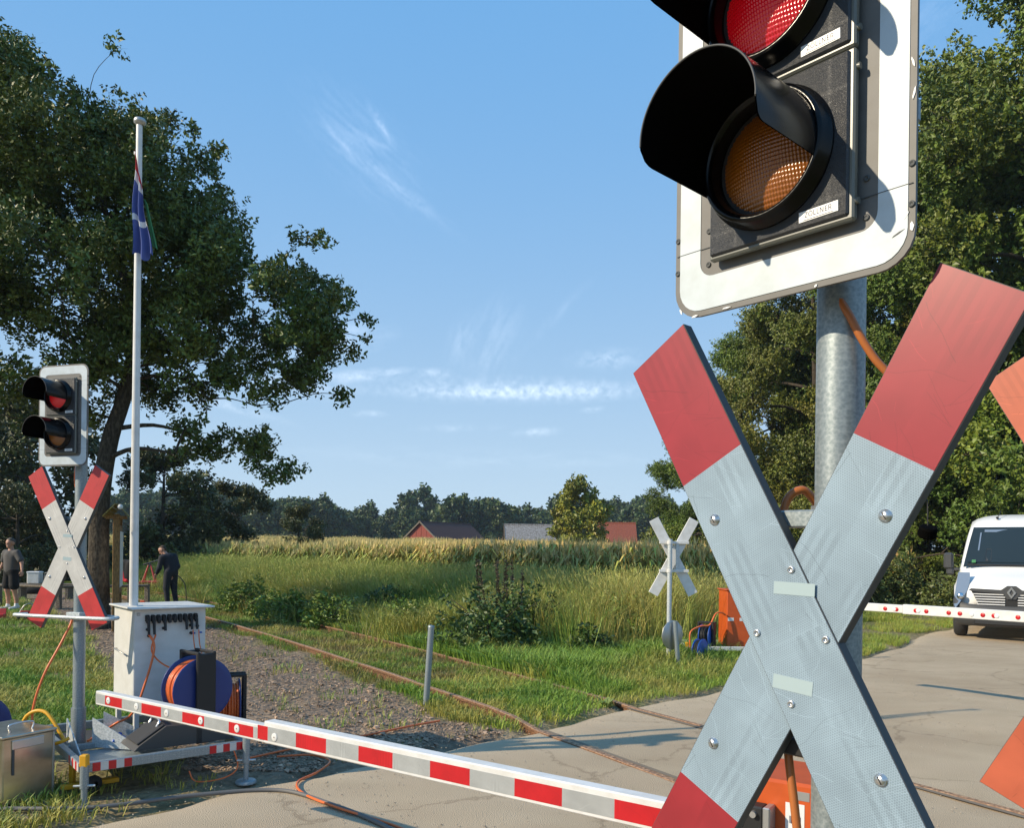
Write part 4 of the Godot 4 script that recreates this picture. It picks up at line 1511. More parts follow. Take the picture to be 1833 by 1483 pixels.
	for y in [1.95, 0.75]:
		b = B.new()
		b.box(V(0, y, -0.6), V(0.07, 0.12, 1.08), 0.005)
		obj("cross_beam", b, M.wood, nb)
	for s in [-1.0, 1.0]:
		b = B.new()
		b.box(V(0.055 * s, 1.35, -0.6), V(0.018, 1.06, 1.0), 0.003)
		obj("white_panel", b, M.label, nb)
		for k in 4:
			b = B.new()
			b.box(V(s * (0.035 + 0.055 * k), 2.36 - 0.062 * k, -0.6), V(0.075, 0.016, 1.75), 0.002, Basis(V(0, 0, 1), -s * 0.84))
			obj("roof_board", b, M.plate_yellowgreen, nb)
	b = B.new()
	b.box(V(0, 2.14, 0.02), V(0.36, 0.06, 0.10), 0.004)
	obj("tie_beam", b, M.wood, nb)
	b = B.new()
	b.lathe([V2(0, 0.05), V2(0.035, 0.04), V2(0.05, 0), V2(0.035, -0.04), V2(0, -0.05)], 14, Transform3D(Basis.IDENTITY, V(0.07, 2.33, 0.25)))
	obj("lamp_globe", b, M.label, nb)
	# red hand cart on the track
	var rc := thing("track_trolley", "red hand trolley with an A-shaped frame standing on the far track", "trolley", V(-12.6, 0, -28.2), 0.3)
	b = B.new()
	b.box(V(0, 0.36, 0), V(0.56, 0.08, 0.9), 0.01)
	obj("platform", b, M.red_paint, rc)
	for s in [-1.0, 1.0]:
		for f in [-1.0, 1.0]:
			b = B.new()
			b.tube([V(0.2 * s, 0.38, 0.25 * f), V(0.03 * s, 0.98, 0)], 0.02, 7)
			obj("strut", b, M.red_paint, rc)
			b = B.new()
			b.lathe([V2(0, -0.03), V2(0.15, -0.03), V2(0.17, 0.03), V2(0, 0.03)], 18, along(V(1, 0, 0), V(0.27 * s, 0.18, 0.3 * f)))
			obj("wheel", b, M.rubber, rc)
	b = B.new()
	b.tube([V(-0.2, 0.97, 0), V(0.35, 1.16, 0.05)], 0.022, 8)
	b.tube([V(0, 0.9, 0), V(0, 1.05, 0)], 0.04, 8)
	obj("rocker_arm", b, M.dark_rim, rc)
	# things lying about on the lawn
	var oc2 := thing("tool_case", "flat orange tool case on the ground behind the white cabinet", "case", V(-9.3, 0, -20.9), 0.1)
	b = B.new()
	b.box(V(0, 0.08, 0), V(0.52, 0.14, 0.3), 0.02)
	obj("shell", b, M.orange_paint, oc2)
	b = B.new()
	b.box(V(-0.2, 0.18, 0), V(0.12, 0.06, 0.06), 0.02)
	obj("handle", b, M.orange_paint, oc2)
	var bag := thing("duffel_bag", "black duffel bag lying on the lawn right of the walking man", "bag", V(-15.6, 0, -26.5), 0.2)
	b = B.new()
	b.lathe([V2(0, -0.28), V2(0.1, -0.27), V2(0.14, -0.2), V2(0.15, 0), V2(0.14, 0.2), V2(0.1, 0.27), V2(0, 0.28)], 16, along(V(1, 0, 0), V(0, 0.14, 0)))
	obj("body", b, M.cloth_black, bag)
	b = B.new()
	b.tube(curve([V(-0.1, 0.27, 0.05), V(-0.05, 0.36, 0.02), V(0.05, 0.36, 0.02), V(0.1, 0.27, 0.05)], 4), 0.014, 6)
	obj("handle", b, M.label, bag)
	var tb := thing("tool_box", "open red tool box on the grass at the left edge", "tool box", V(-10.75, 0, -16.9), 0.3)
	b = B.new()
	b.box(V(0, 0.08, 0), V(0.34, 0.15, 0.2), 0.01)
	obj("tray", b, M.red_paint, tb)
	b = B.new()
	b.box(V(0, 0.20, -0.1), V(0.34, 0.13, 0.02), 0.006, Basis(V(1, 0, 0), -0.4))
	obj("lid", b, M.red_paint, tb)
	var tm := thing("rail_drill", "small black and red motor tool on the lawn behind the left crossbuck", "machine", V(-10.2, 0, -17.0), 0.5)
	b = B.new()
	b.box(V(0, 0.1, 0), V(0.3, 0.14, 0.16), 0.02)
	obj("engine", b, M.black, tm)
	b = B.new()
	b.box(V(0.02, 0.2, 0), V(0.2, 0.05, 0.12), 0.015)
	obj("tank", b, M.red_paint, tm)
	b = B.new()
	b.tube(curve([V(-0.1, 0.18, 0), V(0.0, 0.34, 0.03), V(0.12, 0.36, 0.0), V(0.16, 0.2, 0)], 5), 0.013, 7)
	obj("handle", b, M.steel_dull, tm)
	b = B.new()
	b.tube([V(0.15, 0.06, 0), V(0.42, 0.04, 0.05)], 0.025, 8)
	obj("shaft", b, M.steel_dull, tm)
	var ben := thing("bench", "weathered wooden bench on the lawn behind the walking man", "bench", V(-13.9, 0, -24.2), 0.15)
	for k in 4:
		b = B.new()
		b.box(V(0, 0.44, -0.18 + k * 0.12), V(1.7, 0.04, 0.10), 0.006)
		obj("plank", b, M.old_wood, ben)
	for x in [-0.65, 0.65]:
		b = B.new()
		b.box(V(x, 0.21, 0), V(0.09, 0.42, 0.4), 0.006)
		obj("leg", b, M.old_wood, ben)
	var wb := thing("cool_box", "white cool box standing on the bench", "box", V(-14.2, 0.46, -24.15), 0.15)
	b = B.new()
	b.box(V(0, 0.16, 0), V(0.34, 0.32, 0.3), 0.02)
	obj("body", b, M.white_paint, wb)
	b = B.new()
	b.box(V(0, 0.335, 0), V(0.36, 0.05, 0.32), 0.015)
	obj("lid", b, M.label, wb)
	var gb := thing("metal_can", "small grey can on the bench beside the cool box", "can", V(-13.85, 0.46, -24.15))
	b = B.new()
	b.lathe([V2(0, 0), V2(0.09, 0), V2(0.09, 0.24), V2(0.08, 0.26), V2(0, 0.26)], 16)
	obj("body", b, M.grey_plastic, gb)
	b = B.new()
	b.tube(curve([V(-0.06, 0.26, 0), V(-0.05, 0.32, 0), V(0.05, 0.32, 0), V(0.06, 0.26, 0)], 4), 0.008, 6)
	obj("handle", b, M.steel_dull, gb)
	var fence := thing("post_fence", "weathered wooden rail fence on the lawn behind the left crossbuck", "fence", V(-11.5, 0, -20.6))
	for q in [[0.0, 0.0], [1.7, -1.2], [-1.9, -0.6]]:
		b = B.new()
		b.box(V(q[0], 0.29, q[1]), V(0.11, 0.6, 0.11), 0.008)
		obj("post", b, M.old_wood, fence)
	b = B.new()
	b.tube([V(0, 0.55, 0.07), V(1.7, 0.55, -1.13)], 0.035, 7)
	obj("fence_rail", b, M.old_wood, fence)
	b = B.new()
	b.tube([V(0, 0.55, 0.07), V(-1.9, 0.55, -0.53)], 0.035, 7)
	obj("fence_rail", b, M.old_wood, fence)
	var sp := thing("marker_post", "short white post in the grass right of the left signal pole", "post", V(-2.93, 0, -6.55))
	b = B.new()
	b.tube([V(0, -0.05, 0), V(0, 0.92, 0)], 0.03, 12)
	b.lathe([V2(0.034, 0.90), V2(0.034, 0.93), V2(0, 0.94)], 12)
	obj("tube", b, M.galvanised_bright, sp)

# ---------------------------------------------------------------- the van
func section(z: float, w: float, wt: float, y0: float, y1: float, bow := 0.0) -> Array:
	var p := []
	var n := 28
	for i in n + 1:
		var u := float(i) / n * 2.0 - 1.0       # -1 left foot .. 1 right foot, over the roof
		var a := absf(u)
		var x: float
		var y: float
		if a > 0.45:
			var q := (1.0 - a) / 0.55
			y = lerpf(y0, y1 - 0.16, q)
			var belt := clampf((y - 1.05) / maxf(y1 - 0.16 - 1.05, 0.01), 0.0, 1.0) if y1 > 1.3 else 0.0
			x = lerpf(w, wt, belt * belt * 0.35 + belt * 0.65) - 0.03 * (1.0 - q) * (1.0 - q)
		else:
			var q := a / 0.45
			var th := q * PI / 2
			x = wt * (sin(th) * 0.42 + q * 0.58) * 1.0
			y = y1 - 0.16 * pow(q, 3.4)
		p.append(V(x * (1.0 if u >= 0 else -1.0), y, z - bow * x * x))
	return p

func van() -> void:
	var v := thing("parked_van", "white high-roofed delivery van facing the camera on the road at the right edge", "van", V(9.35, 0.01, -15.15), -0.60)
	var rows := []
	for q in [[0.02, 0.80, 0.78, 0.62, 0.90, 0.22], [0.0, 0.92, 0.86, 0.42, 0.98, 0.24], [-0.14, 0.98, 0.92, 0.34, 1.10, 0.20], [-0.45, 1.01, 0.92, 0.32, 1.23, 0.12], [-0.80, 1.02, 0.93, 0.32, 1.37, 0.08], [-0.92, 1.025, 0.93, 0.32, 1.45, 0.07], [-1.25, 1.03, 0.90, 0.32, 1.88, 0.07], [-1.52, 1.035, 0.86, 0.32, 2.24, 0.06], [-1.75, 1.035, 0.85, 0.32, 2.38, 0.05], [-2.1, 1.035, 0.86, 0.32, 2.47, 0.03], [-2.6, 1.035, 0.87, 0.32, 2.5, 0.0], [-5.4, 1.035, 0.87, 0.34, 2.5, 0.0], [-5.5, 1.0, 0.83, 0.36, 2.46, 0.0]]:
		rows.append(section(q[0], q[1], q[2], q[3], q[4], q[5]))
	var b := B.new()
	b.skin(rows, -1.0, 1)
	b.poly(rows[0], V(0, 0.7, -1.0))
	b.poly(rows[-1], V(0, 1.2, -3.0))
	obj("body", b, M.van_white, v)
	# windscreen: dark frit and glass, set proud of the skin
	var gr := []
	var g2 := []
	for i in 9:
		var t := i / 8.0
		var a := []
		var c := []
		for k in 13:
			var u := k / 6.0 - 1.0
			var x := lerpf(0.885, 0.755, t) * u
			var z := lerpf(-0.885, -1.475, t) - 0.075 * x * x
			var y := lerpf(1.40, 2.17, t) + 0.03 * sin(t * PI) - 0.05 * u * u * (1.0 - t)
			a.append(V(x, y + 0.03, z + 0.035))
			c.append(V(x * 0.93, lerpf(1.45, 2.14, t) + 0.03 * sin(t * PI) + 0.034, lerpf(-0.92, -1.45, t) - 0.075 * x * x + 0.045))
		gr.append(a)
		g2.append(c)
	b = B.new()
	b.skin(gr, 1.0, 1)
	var ws := obj("windscreen", b, M.glass_dark, v)
	b = B.new()
	b.skin(g2, 1.0, 1)
	obj("tinted_glass", b, M.glass_dark, ws)
	for q in [[-0.45, 1.62, -1.0, 0.10, 0.3], [-0.05, 1.55, -0.96, 0.3, 0.08], [0.45, 1.62, -1.0, 0.10, 0.3]]:
		b = B.new()
		b.box(V(q[0], q[1], q[2] + 0.005), V(q[3], q[4], 0.01), 0.02, Basis(V(1, 0, 0), -0.62))
		obj("seat_back", b, M.grey_plastic, ws)
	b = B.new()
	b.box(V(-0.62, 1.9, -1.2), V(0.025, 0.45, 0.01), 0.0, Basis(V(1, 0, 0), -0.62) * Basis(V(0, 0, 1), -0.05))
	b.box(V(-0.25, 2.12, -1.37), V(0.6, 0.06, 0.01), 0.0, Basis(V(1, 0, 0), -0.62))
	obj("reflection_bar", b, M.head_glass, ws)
	b = B.new()
	b.box(V(0.0, 1.43, -0.83), V(1.62, 0.03, 0.03), 0.006)
	obj("wiper", b, M.black, ws)
	# bumper
	rows = []
	for q in [[0.27, 0.02, 0.88], [0.33, 0.10, 0.965], [0.50, 0.13, 0.99], [0.62, 0.11, 0.99], [0.665, 0.07, 0.98]]:
		var r := []
		for k in 17:
			var u := k / 8.0 - 1.0
			var x: float = q[2] * sin(u * PI / 2)
			r.append(V(x, q[0] + 0.20 * pow(absf(u), 3.0) * (1.0 if q[0] > 0.55 else 0.0), q[1] - 0.30 * pow(absf(u), 3.2) - (0.25 if k == 0 or k == 16 else 0.0)))
		rows.append(r)
	b = B.new()
	b.skin(rows, -1.0, 1)
	obj("bumper", b, M.grey_plastic, v)
	b = B.new()
	b.box(V(0, 0.36, 0.1), V(1.2, 0.09, 0.06), 0.01)
	var il := obj("lower_intake", b, M.black, v)
	for k in 5:
		b = B.new()
		b.box(V(0, 0.33 + k * 0.016, 0.131), V(1.15, 0.006, 0.006))
		obj("slat", b, M.grey_plastic, il)
	b = B.new()
	b.cyl(V(-0.80, 0.47, -0.05), V(-0.80, 0.47, 0.06), 0.05, 16)
	obj("fog_lamp_surround", b, M.black, v)
	b = B.new()
	b.cyl(V(0.80, 0.47, -0.05), V(0.80, 0.47, 0.06), 0.05, 16)
	obj("fog_lamp_surround", b, M.black, v)
	# grille
	b = B.new()
	b.prism(PackedVector2Array([V2(-0.66, 0.94), V2(-0.52, 0.66), V2(0.52, 0.66), V2(0.66, 0.94)]), -0.03, 0.045)
	var gl := obj("grille", b, M.black, v)
	for k in 5:
		for s in [-1.0, 1.0]:
			b = B.new()
			var y := 0.69 + k * 0.048
			var x1 := 0.54 + (y - 0.66) * 0.42
			b.box(V(s * (x1 + 0.10) / 2, y, 0.052 - 0.03), V(x1 - 0.10, 0.019, 0.085), 0.004)
			obj("grille_bar", b, M.label, gl)
	b = B.new()
	b.prism(PackedVector2Array([V2(-0.70, 0.955), V2(-0.64, 0.93), V2(-0.14, 0.90), V2(-0.07, 0.80), V2(0.07, 0.80), V2(0.14, 0.90), V2(0.64, 0.93), V2(0.70, 0.955), V2(0.66, 0.985), V2(0.17, 0.97), V2(0.07, 1.05), V2(-0.07, 1.05), V2(-0.17, 0.97), V2(-0.66, 0.985)]), 0.01, 0.075)
	obj("badge_bar", b, M.grey_plastic, v)
	b = B.new()
	b.ring(PackedVector2Array([V2(0, 0.815), V2(0.075, 0.925), V2(0, 1.035), V2(-0.075, 0.925)]), PackedVector2Array([V2(0, 0.865), V2(0.035, 0.925), V2(0, 0.985), V2(-0.035, 0.925)]), 0.07, 0.095)
	obj("diamond_badge", b, M.chrome, v)
	for s in [-1.0, 1.0]:
		b = B.new()
		var hr := []
		for i in 7:
			var t := i / 6.0
			var r := []
			for k in 6:
				var u := k / 5.0
				var xo := lerpf(0.975, 0.93, t) - lerpf(0.05, 0.22, sin(t * PI * 0.62)) * u * (1.2 - t * 0.2)
				var y := lerpf(0.70, 1.28, t) - 0.10 * u * (1.0 - t)
				r.append(V(s * xo, y, lerpf(-0.13, -0.50, t) + 0.24 * u * (1.0 - t * 0.55)))
			hr.append(r)
		b.skin(hr, -s, 1)
		obj("headlight", b, M.head_glass, v)
		b = B.new()
		b.lathe([V2(0.0, -0.02), V2(0.06, -0.01), V2(0.065, 0.0), V2(0.04, 0.012), V2(0, 0.02)], 18, along(V(0, 0.1, 1), V(s * 0.84, 0.83, 0.02)))
		obj("lamp_reflector", b, M.chrome, v)
		b = B.new()
		b.box(V(s * 1.16, 1.50, -1.02), V(0.18, 0.34, 0.12), 0.04)
		b.box(V(s * 1.13, 1.28, -1.02), V(0.14, 0.14, 0.10), 0.035)
		b.box(V(s * 1.04, 1.33, -1.05), V(0.14, 0.06, 0.06), 0.015)
		obj("mirror", b, M.grey_plastic, v)
		for z in [-0.78, -4.3]:
			b = B.new()
			b.lathe([V2(0.0, -0.1), V2(0.20, -0.11), V2(0.30, -0.11), V2(0.335, -0.08), V2(0.345, 0.0), V2(0.335, 0.08), V2(0.30, 0.11), V2(0.20, 0.11), V2(0.0, 0.1)], 28, along(V(1, 0, 0), V(s * 0.90, 0.345, z)))
			var wh := obj("wheel", b, M.rubber, v)
			b = B.new()
			b.lathe([V2(0, 0.115), V2(0.12, 0.12), V2(0.2, 0.112)], 20, along(V(s, 0, 0), V(s * 0.90, 0.345, z)))
			obj("hub_cap", b, M.steel_dull, wh)
	b = B.new()
	b.box(V(0, 0.46, 0.138), V(0.52, 0.115, 0.012), 0.003)
	var pl := obj("number_plate", b, M.label, v)
	b = B.new()
	b.box(V(-0.24, 0.46, 0.1448), V(0.038, 0.108, 0.002))
	obj("blue_strip", b, M.blue_bright, pl)
	var tm := MeshInstance3D.new()
	tm.name = "lettering"
	tm.mesh = mark("KI LR 66", 0.07, 0.001)
	tm.material_override = M.ink
	tm.position = V(0.02, 0.46, 0.1445)
	pl.add_child(tm)
	b = B.new()
	b.tube([V(-0.35, 2.38, -1.72), V(-0.30, 2.56, -1.95)], 0.006, 6)
	b.box(V(-0.35, 2.40, -1.72), V(0.05, 0.05, 0.08), 0.015)
	obj("aerial", b, M.black, v)
	b = B.new()
	b.box(V(-0.70, 1.50, -0.91), V(0.07, 0.07, 0.004), 0.0, Basis(V(1, 0, 0), -0.62))
	obj("green_badge", b, M.cloth_green, ws)

# ---------------------------------------------------------------- barns beyond the field
func barn(called: String, label: String, at: Vector3, turn: float, w: float, l: float, eave: float, ridge: float, wall: Material, roof: Material) -> Node3D:
	var o := thing(called, label, "barn", at, turn)
	var b := B.new()
	b.prism(PackedVector2Array([V2(-w / 2, -1.0), V2(w / 2, -1.0), V2(w / 2, eave), V2(0, ridge), V2(-w / 2, eave)]), -l, 0.0)
	obj("wall", b, wall, o)
	for s in [-1.0, 1.0]:
		b = B.new()
		var d := V2(w / 2, eave - ridge)
		var len_ := d.length()
		b.box(V(s * w / 4 + s * 0.15, (eave + ridge) / 2 + 0.02, -l / 2), V(len_ + 0.7, 0.12, l + 0.7), 0.0, Basis(V(0, 0, 1), -s * atan2(ridge - eave, w / 2)))
		obj("roof", b, roof, o)
		b = B.new()
		b.box(V(s * w / 4 + s * 0.15, (eave + ridge) / 2 + 0.03, 0.37), V(len_ + 0.72, 0.22, 0.06), 0.0, Basis(V(0, 0, 1), -s * atan2(ridge - eave, w / 2)))
		obj("barge_board", b, M.old_wood if roof == M.roof_dark else wall, o)
	b = B.new()
	b.box(V(0, ridge + 0.1, -l / 2), V(0.4, 0.16, l + 0.7), 0.05)
	obj("ridge_cap", b, roof, o)
	return o

func field_buildings() -> void:
	var o := barn("barn", "red wooden barn with a dark roof half sunk behind the cornfield", V(-14.4, 1.2, -128.0), -0.62, 9.6, 12.0, 1.0, 4.7, M.barn_red, M.roof_dark)
	for k in 9:
		var b := B.new()
		var x := -4.2 + k * 1.05
		var h := 4.55 - absf(x) * 0.77
		b.box(V(x, h / 2 - 0.3, 0.02), V(0.08, h, 0.05))
		obj("batten", b, M.barn_red, o)
	barn("barn", "long grey corrugated roofed shed behind the corn", V(5.0, 0.2, -106.0), -PI / 2 + 0.06, 11.0, 5.9, 0.9, 4.7, M.old_wood, M.roof_grey).position = V(-0.7, 0.2, -106.0)
	barn("barn", "red tiled farmhouse roof showing right of the round green tree", V(8.7, 0.6, -90.0), -PI / 2 - 0.1, 8.0, 4.6, 1.9, 4.1, M.barn_red, M.roof_tile)

# ---------------------------------------------------------------- people
# bones: [a, b, radius at a, radius at b]; joined by a smooth minimum and meshed as surface nets
func flesh(bones: Array, cell: float, k: float, b: B) -> void:
	var lo := V(1e9, 1e9, 1e9)
	var hi := -lo
	for q in bones:
		var r: float = maxf(q[2], q[3]) + k + cell * 2.0
		for p in [q[0], q[1]]:
			lo = lo.min(p - V(r, r, r))
			hi = hi.max(p + V(r, r, r))
	var nx := int((hi.x - lo.x) / cell) + 2
	var ny := int((hi.y - lo.y) / cell) + 2
	var nz := int((hi.z - lo.z) / cell) + 2
	var f := PackedFloat32Array()
	f.resize(nx * ny * nz)
	f.fill(1.0)
	for q in bones:
		var a: Vector3 = q[0]
		var d: Vector3 = q[1] - a
		var dd := maxf(d.length_squared(), 1e-9)
		var r: float = maxf(q[2], q[3]) + k + cell * 2.0
		var l0: Vector3 = (a.min(q[1]) - V(r, r, r) - lo) / cell
		var h0: Vector3 = (a.max(q[1]) + V(r, r, r) - lo) / cell
		for z in range(maxi(int(l0.z), 0), mini(int(h0.z) + 1, nz)):
			for y in range(maxi(int(l0.y), 0), mini(int(h0.y) + 1, ny)):
				for x in range(maxi(int(l0.x), 0), mini(int(h0.x) + 1, nx)):
					var p := lo + V(x, y, z) * cell - a
					var t := clampf(p.dot(d) / dd, 0.0, 1.0)
					var s := (p - d * t).length() - lerpf(q[2], q[3], t)
					var i := (z * ny + y) * nx + x
					var o := f[i]
					var h := maxf(k - absf(o - s), 0.0) / k
					f[i] = minf(o, s) - h * h * k * 0.25
	var at := {}
	var st := nx
	var sz := nx * ny
	for z in nz - 1:
		for y in ny - 1:
			for x in nx - 1:
				var i := (z * ny + y) * nx + x
				var inside := 0
				var sum := V(0, 0, 0)
				var n := 0
				for c in 8:
					if f[i + (c & 1) + (c >> 1 & 1) * st + (c >> 2) * sz] < 0.0:
						inside += 1
				if inside == 0 or inside == 8:
					continue
				for e in [[0, 1], [2, 3], [4, 5], [6, 7], [0, 2], [1, 3], [4, 6], [5, 7], [0, 4], [1, 5], [2, 6], [3, 7]]:
					var c0: int = e[0]
					var c1: int = e[1]
					var v0 := f[i + (c0 & 1) + (c0 >> 1 & 1) * st + (c0 >> 2) * sz]
					var v1 := f[i + (c1 & 1) + (c1 >> 1 & 1) * st + (c1 >> 2) * sz]
					if (v0 < 0.0) != (v1 < 0.0):
						var t := v0 / (v0 - v1)
						sum += V(c0 & 1, c0 >> 1 & 1, c0 >> 2).lerp(V(c1 & 1, c1 >> 1 & 1, c1 >> 2), t)
						n += 1
				at[i] = lo + (V(x, y, z) + sum / n) * cell
	b.st.set_smooth_group(1)
	for i in at:
		var v := f[i]
		for ax in 3:
			var s: int = [1, st, sz][ax]
			var u: int = [st, sz, 1][ax]
			var w: int = [sz, 1, st][ax]
			var v1 := f[i + s]
			if (v < 0.0) == (v1 < 0.0):
				continue
			var q := [i, i - u, i - u - w, i - w]
			if not (at.has(q[1]) and at.has(q[2]) and at.has(q[3])):
				continue
			var o := [0, 1, 2, 0, 2, 3] if v >= 0.0 else [0, 2, 1, 0, 3, 2]
			for k2 in o:
				b.st.add_vertex(b.xf * at[q[k2]])

func hand(b: B, wrist: Vector3, dir: Vector3, out: Vector3, thumb: Vector3) -> void:
	var d := dir.normalized()
	var t := (thumb - d * thumb.dot(d)).normalized()
	var palm := wrist + d * 0.045
	var bones := [[wrist - d * 0.02, palm, 0.024, 0.027], [palm + t * 0.018, palm - t * 0.018 + d * 0.03, 0.016, 0.015], [palm - t * 0.02, palm + t * 0.022 + d * 0.03, 0.015, 0.015]]
	for i in 4:
		var r := wrist + d * 0.075 + t * (0.027 - 0.018 * i)
		var ln: float = [0.066, 0.074, 0.069, 0.054][i]
		var m := r + d * ln * 0.5 + out * 0.006
		bones.append([r - d * 0.02, m, 0.0095, 0.0085])
		bones.append([m, m + d * ln * 0.42 + out * 0.02, 0.0085, 0.0075])
	bones.append([wrist + d * 0.02 + t * 0.02, wrist + d * 0.055 + t * 0.05, 0.0125, 0.0105])
	bones.append([wrist + d * 0.055 + t * 0.05, wrist + d * 0.085 + t * 0.055 + out * 0.012, 0.010, 0.0085])
	flesh(bones, 0.0055, 0.006, b)

func head(b: B, c: Vector3, f: Vector3, up: Vector3) -> void:
	var r := up.cross(f).normalized()
	var bones := [[c + up * 0.03 - f * 0.02, c + up * 0.035 + f * 0.015, 0.088, 0.084], [c - up * 0.02 + f * 0.02, c - up * 0.075 + f * 0.045, 0.068, 0.042],
		[c + up * 0.005 + f * 0.092, c - up * 0.028 + f * 0.108, 0.009, 0.013], [c - up * 0.055 + f * 0.083 - r * 0.016, c - up * 0.055 + f * 0.083 + r * 0.016, 0.010, 0.010],
		[c + up * 0.028 + f * 0.083 - r * 0.035, c + up * 0.028 + f * 0.083 + r * 0.035, 0.012, 0.012]]
	for s in [-1.0, 1.0]:
		bones.append([c + r * 0.082 * s + up * 0.015 - f * 0.01, c + r * 0.084 * s - up * 0.022, 0.014, 0.011])
	flesh(bones, 0.008, 0.012, b)

func eyes(o: Node3D, c: Vector3, f: Vector3, up: Vector3) -> void:
	var r := up.cross(f).normalized()
	for s in [-1.0, 1.0]:
		var b := B.new()
		b.lathe([V2(0, -0.008), V2(0.008, 0), V2(0, 0.006)], 10, along(f, c + f * 0.091 + r * s * 0.032 + up * 0.006))
		obj("eye", b, M.cloth_black, o)

func people() -> void:
	# man walking towards the camera
	var p := thing("person", "man in a grey T-shirt and black shorts walking across the lawn with his arms out", "person", V(-12.35, 0, -20.0), -0.4)
	var b := B.new()
	var ra := [V(-0.21, 1.41, 0), V(-0.31, 1.16, -0.02), V(-0.37, 0.95, 0.05)]
	var la := [V(0.21, 1.41, 0), V(0.34, 1.18, -0.02), V(0.43, 0.97, 0.03)]
	flesh([[V(0, 0.98, 0), V(0, 1.35, -0.01), 0.13, 0.14], [V(-0.15, 1.39, 0), V(0.15, 1.39, 0), 0.075, 0.075], [V(0, 1.42, 0), V(0, 1.56, 0.015), 0.062, 0.056],
		[ra[0], ra[1], 0.055, 0.044], [ra[1], ra[2], 0.043, 0.028], [la[0], la[1], 0.055, 0.044], [la[1], la[2], 0.043, 0.028],
		[V(-0.095, 0.94, 0), V(-0.105, 0.50, 0.03), 0.09, 0.058], [V(-0.105, 0.50, 0.03), V(-0.11, 0.28, -0.015), 0.056, 0.052], [V(-0.11, 0.28, -0.015), V(-0.11, 0.07, 0.0), 0.052, 0.036],
		[V(0.095, 0.94, 0), V(0.10, 0.50, -0.01), 0.09, 0.058], [V(0.10, 0.50, -0.01), V(0.10, 0.28, -0.07), 0.056, 0.052], [V(0.10, 0.28, -0.07), V(0.10, 0.08, -0.07), 0.052, 0.036]], 0.018, 0.03, b)
	var hc := V(0, 1.635, 0.03)
	head(b, hc, V(0.05, -0.05, 1).normalized(), Vector3.UP)
	hand(b, ra[2], V(-0.15, -1, 0.25), V(0.6, 0, 0.3), V(0.2, 0, 1))
	hand(b, la[2], V(0.25, -1, 0.2), V(-0.6, 0, 0.3), V(-0.2, 0, 1))
	obj("body", b, M.skin, p)
	eyes(p, hc, V(0.05, -0.05, 1).normalized(), Vector3.UP)
	b = B.new()
	flesh([[V(0, 1.0, 0), V(0, 1.33, -0.01), 0.152, 0.158], [V(-0.07, 1.0, 0), V(-0.09, 1.3, 0), 0.12, 0.12], [V(0.07, 1.0, 0), V(0.09, 1.3, 0), 0.12, 0.12], [V(-0.16, 1.39, 0), V(0.16, 1.39, 0), 0.09, 0.09], [ra[0], ra[0].lerp(ra[1], 0.75), 0.078, 0.08], [la[0], la[0].lerp(la[1], 0.75), 0.078, 0.08]], 0.018, 0.03, b)
	obj("t_shirt", b, M.shirt_grey, p)
	b = B.new()
	flesh([[V(-0.06, 0.95, 0), V(0.06, 0.95, 0), 0.135, 0.135], [V(-0.095, 0.93, 0), V(-0.11, 0.60, 0.02), 0.108, 0.115], [V(0.095, 0.93, 0), V(0.11, 0.60, 0.0), 0.108, 0.115]], 0.018, 0.025, b)
	obj("shorts", b, M.cloth_black, p)
	b = B.new()
	flesh([[hc + V(0, 0.05, -0.03), hc + V(0, 0.065, 0.0), 0.086, 0.082], [hc + V(0, 0.0, -0.06), hc + V(0, 0.05, -0.05), 0.06, 0.07]], 0.012, 0.02, b)
	obj("hair", b, M.hair_grey, p)
	for q in [[-0.11, 0.0, 0.0], [0.10, -0.07, 0.02]]:
		b = B.new()
		flesh([[V(q[0], 0.05 + q[2], q[1] - 0.04), V(q[0] + q[0] * 0.1, 0.035, q[1] + 0.17), 0.045, 0.036], [V(q[0], 0.09 + q[2], q[1]), V(q[0], 0.12 + q[2], q[1]), 0.046, 0.046]], 0.014, 0.02, b)
		obj("shoe", b, M.cloth_white, p)
	# man in dark work clothes looking down
	p = thing("person", "man in dark work clothes bending his head over the track, holding a black cable", "person", V(-9.44, 0, -22.4), -0.4)
	b = B.new()
	hc = V(-0.23, 1.50, 0.05)
	var hf := V(-0.75, -0.55, 0.35).normalized()
	var hu := V(-0.45, 0.85, 0.1).normalized()
	hu = (hu - hf * hu.dot(hf)).normalized()
	ra = [V(-0.13, 1.30, 0.18), V(-0.15, 1.02, 0.24), V(-0.27, 0.86, 0.22)]
	la = [V(0.0, 1.33, -0.16), V(0.13, 1.06, -0.14), V(0.09, 0.82, 0.0)]
	var torso := [[V(0.02, 0.92, 0), V(-0.08, 1.27, 0.0), 0.13, 0.14], [V(-0.10, 1.30, 0.13), V(-0.03, 1.32, -0.13), 0.08, 0.08], [V(-0.09, 1.33, 0), V(-0.18, 1.45, 0.04), 0.062, 0.055]]
	var limbs := [[ra[0], ra[1], 0.058, 0.045], [ra[1], ra[2], 0.045, 0.03], [la[0], la[1], 0.058, 0.045], [la[1], la[2], 0.045, 0.03],
		[V(0.02, 0.9, 0.09), V(-0.02, 0.48, 0.11), 0.095, 0.066], [V(-0.02, 0.48, 0.11), V(0.02, 0.07, 0.10), 0.062, 0.042], [V(0.04, 0.9, -0.09), V(0.04, 0.48, -0.10), 0.095, 0.066], [V(0.04, 0.48, -0.10), V(0.10, 0.07, -0.12), 0.062, 0.042]]
	flesh(torso + limbs, 0.018, 0.03, b)
	head(b, hc, hf, hu)
	hand(b, ra[2], V(-0.5, -1, 0), V(0.3, 0, -0.5), V(0, 0, 1))
	hand(b, la[2], V(-0.1, -1, 0.3), V(-0.3, 0, 0.5), V(-0.5, 0, 0.5))
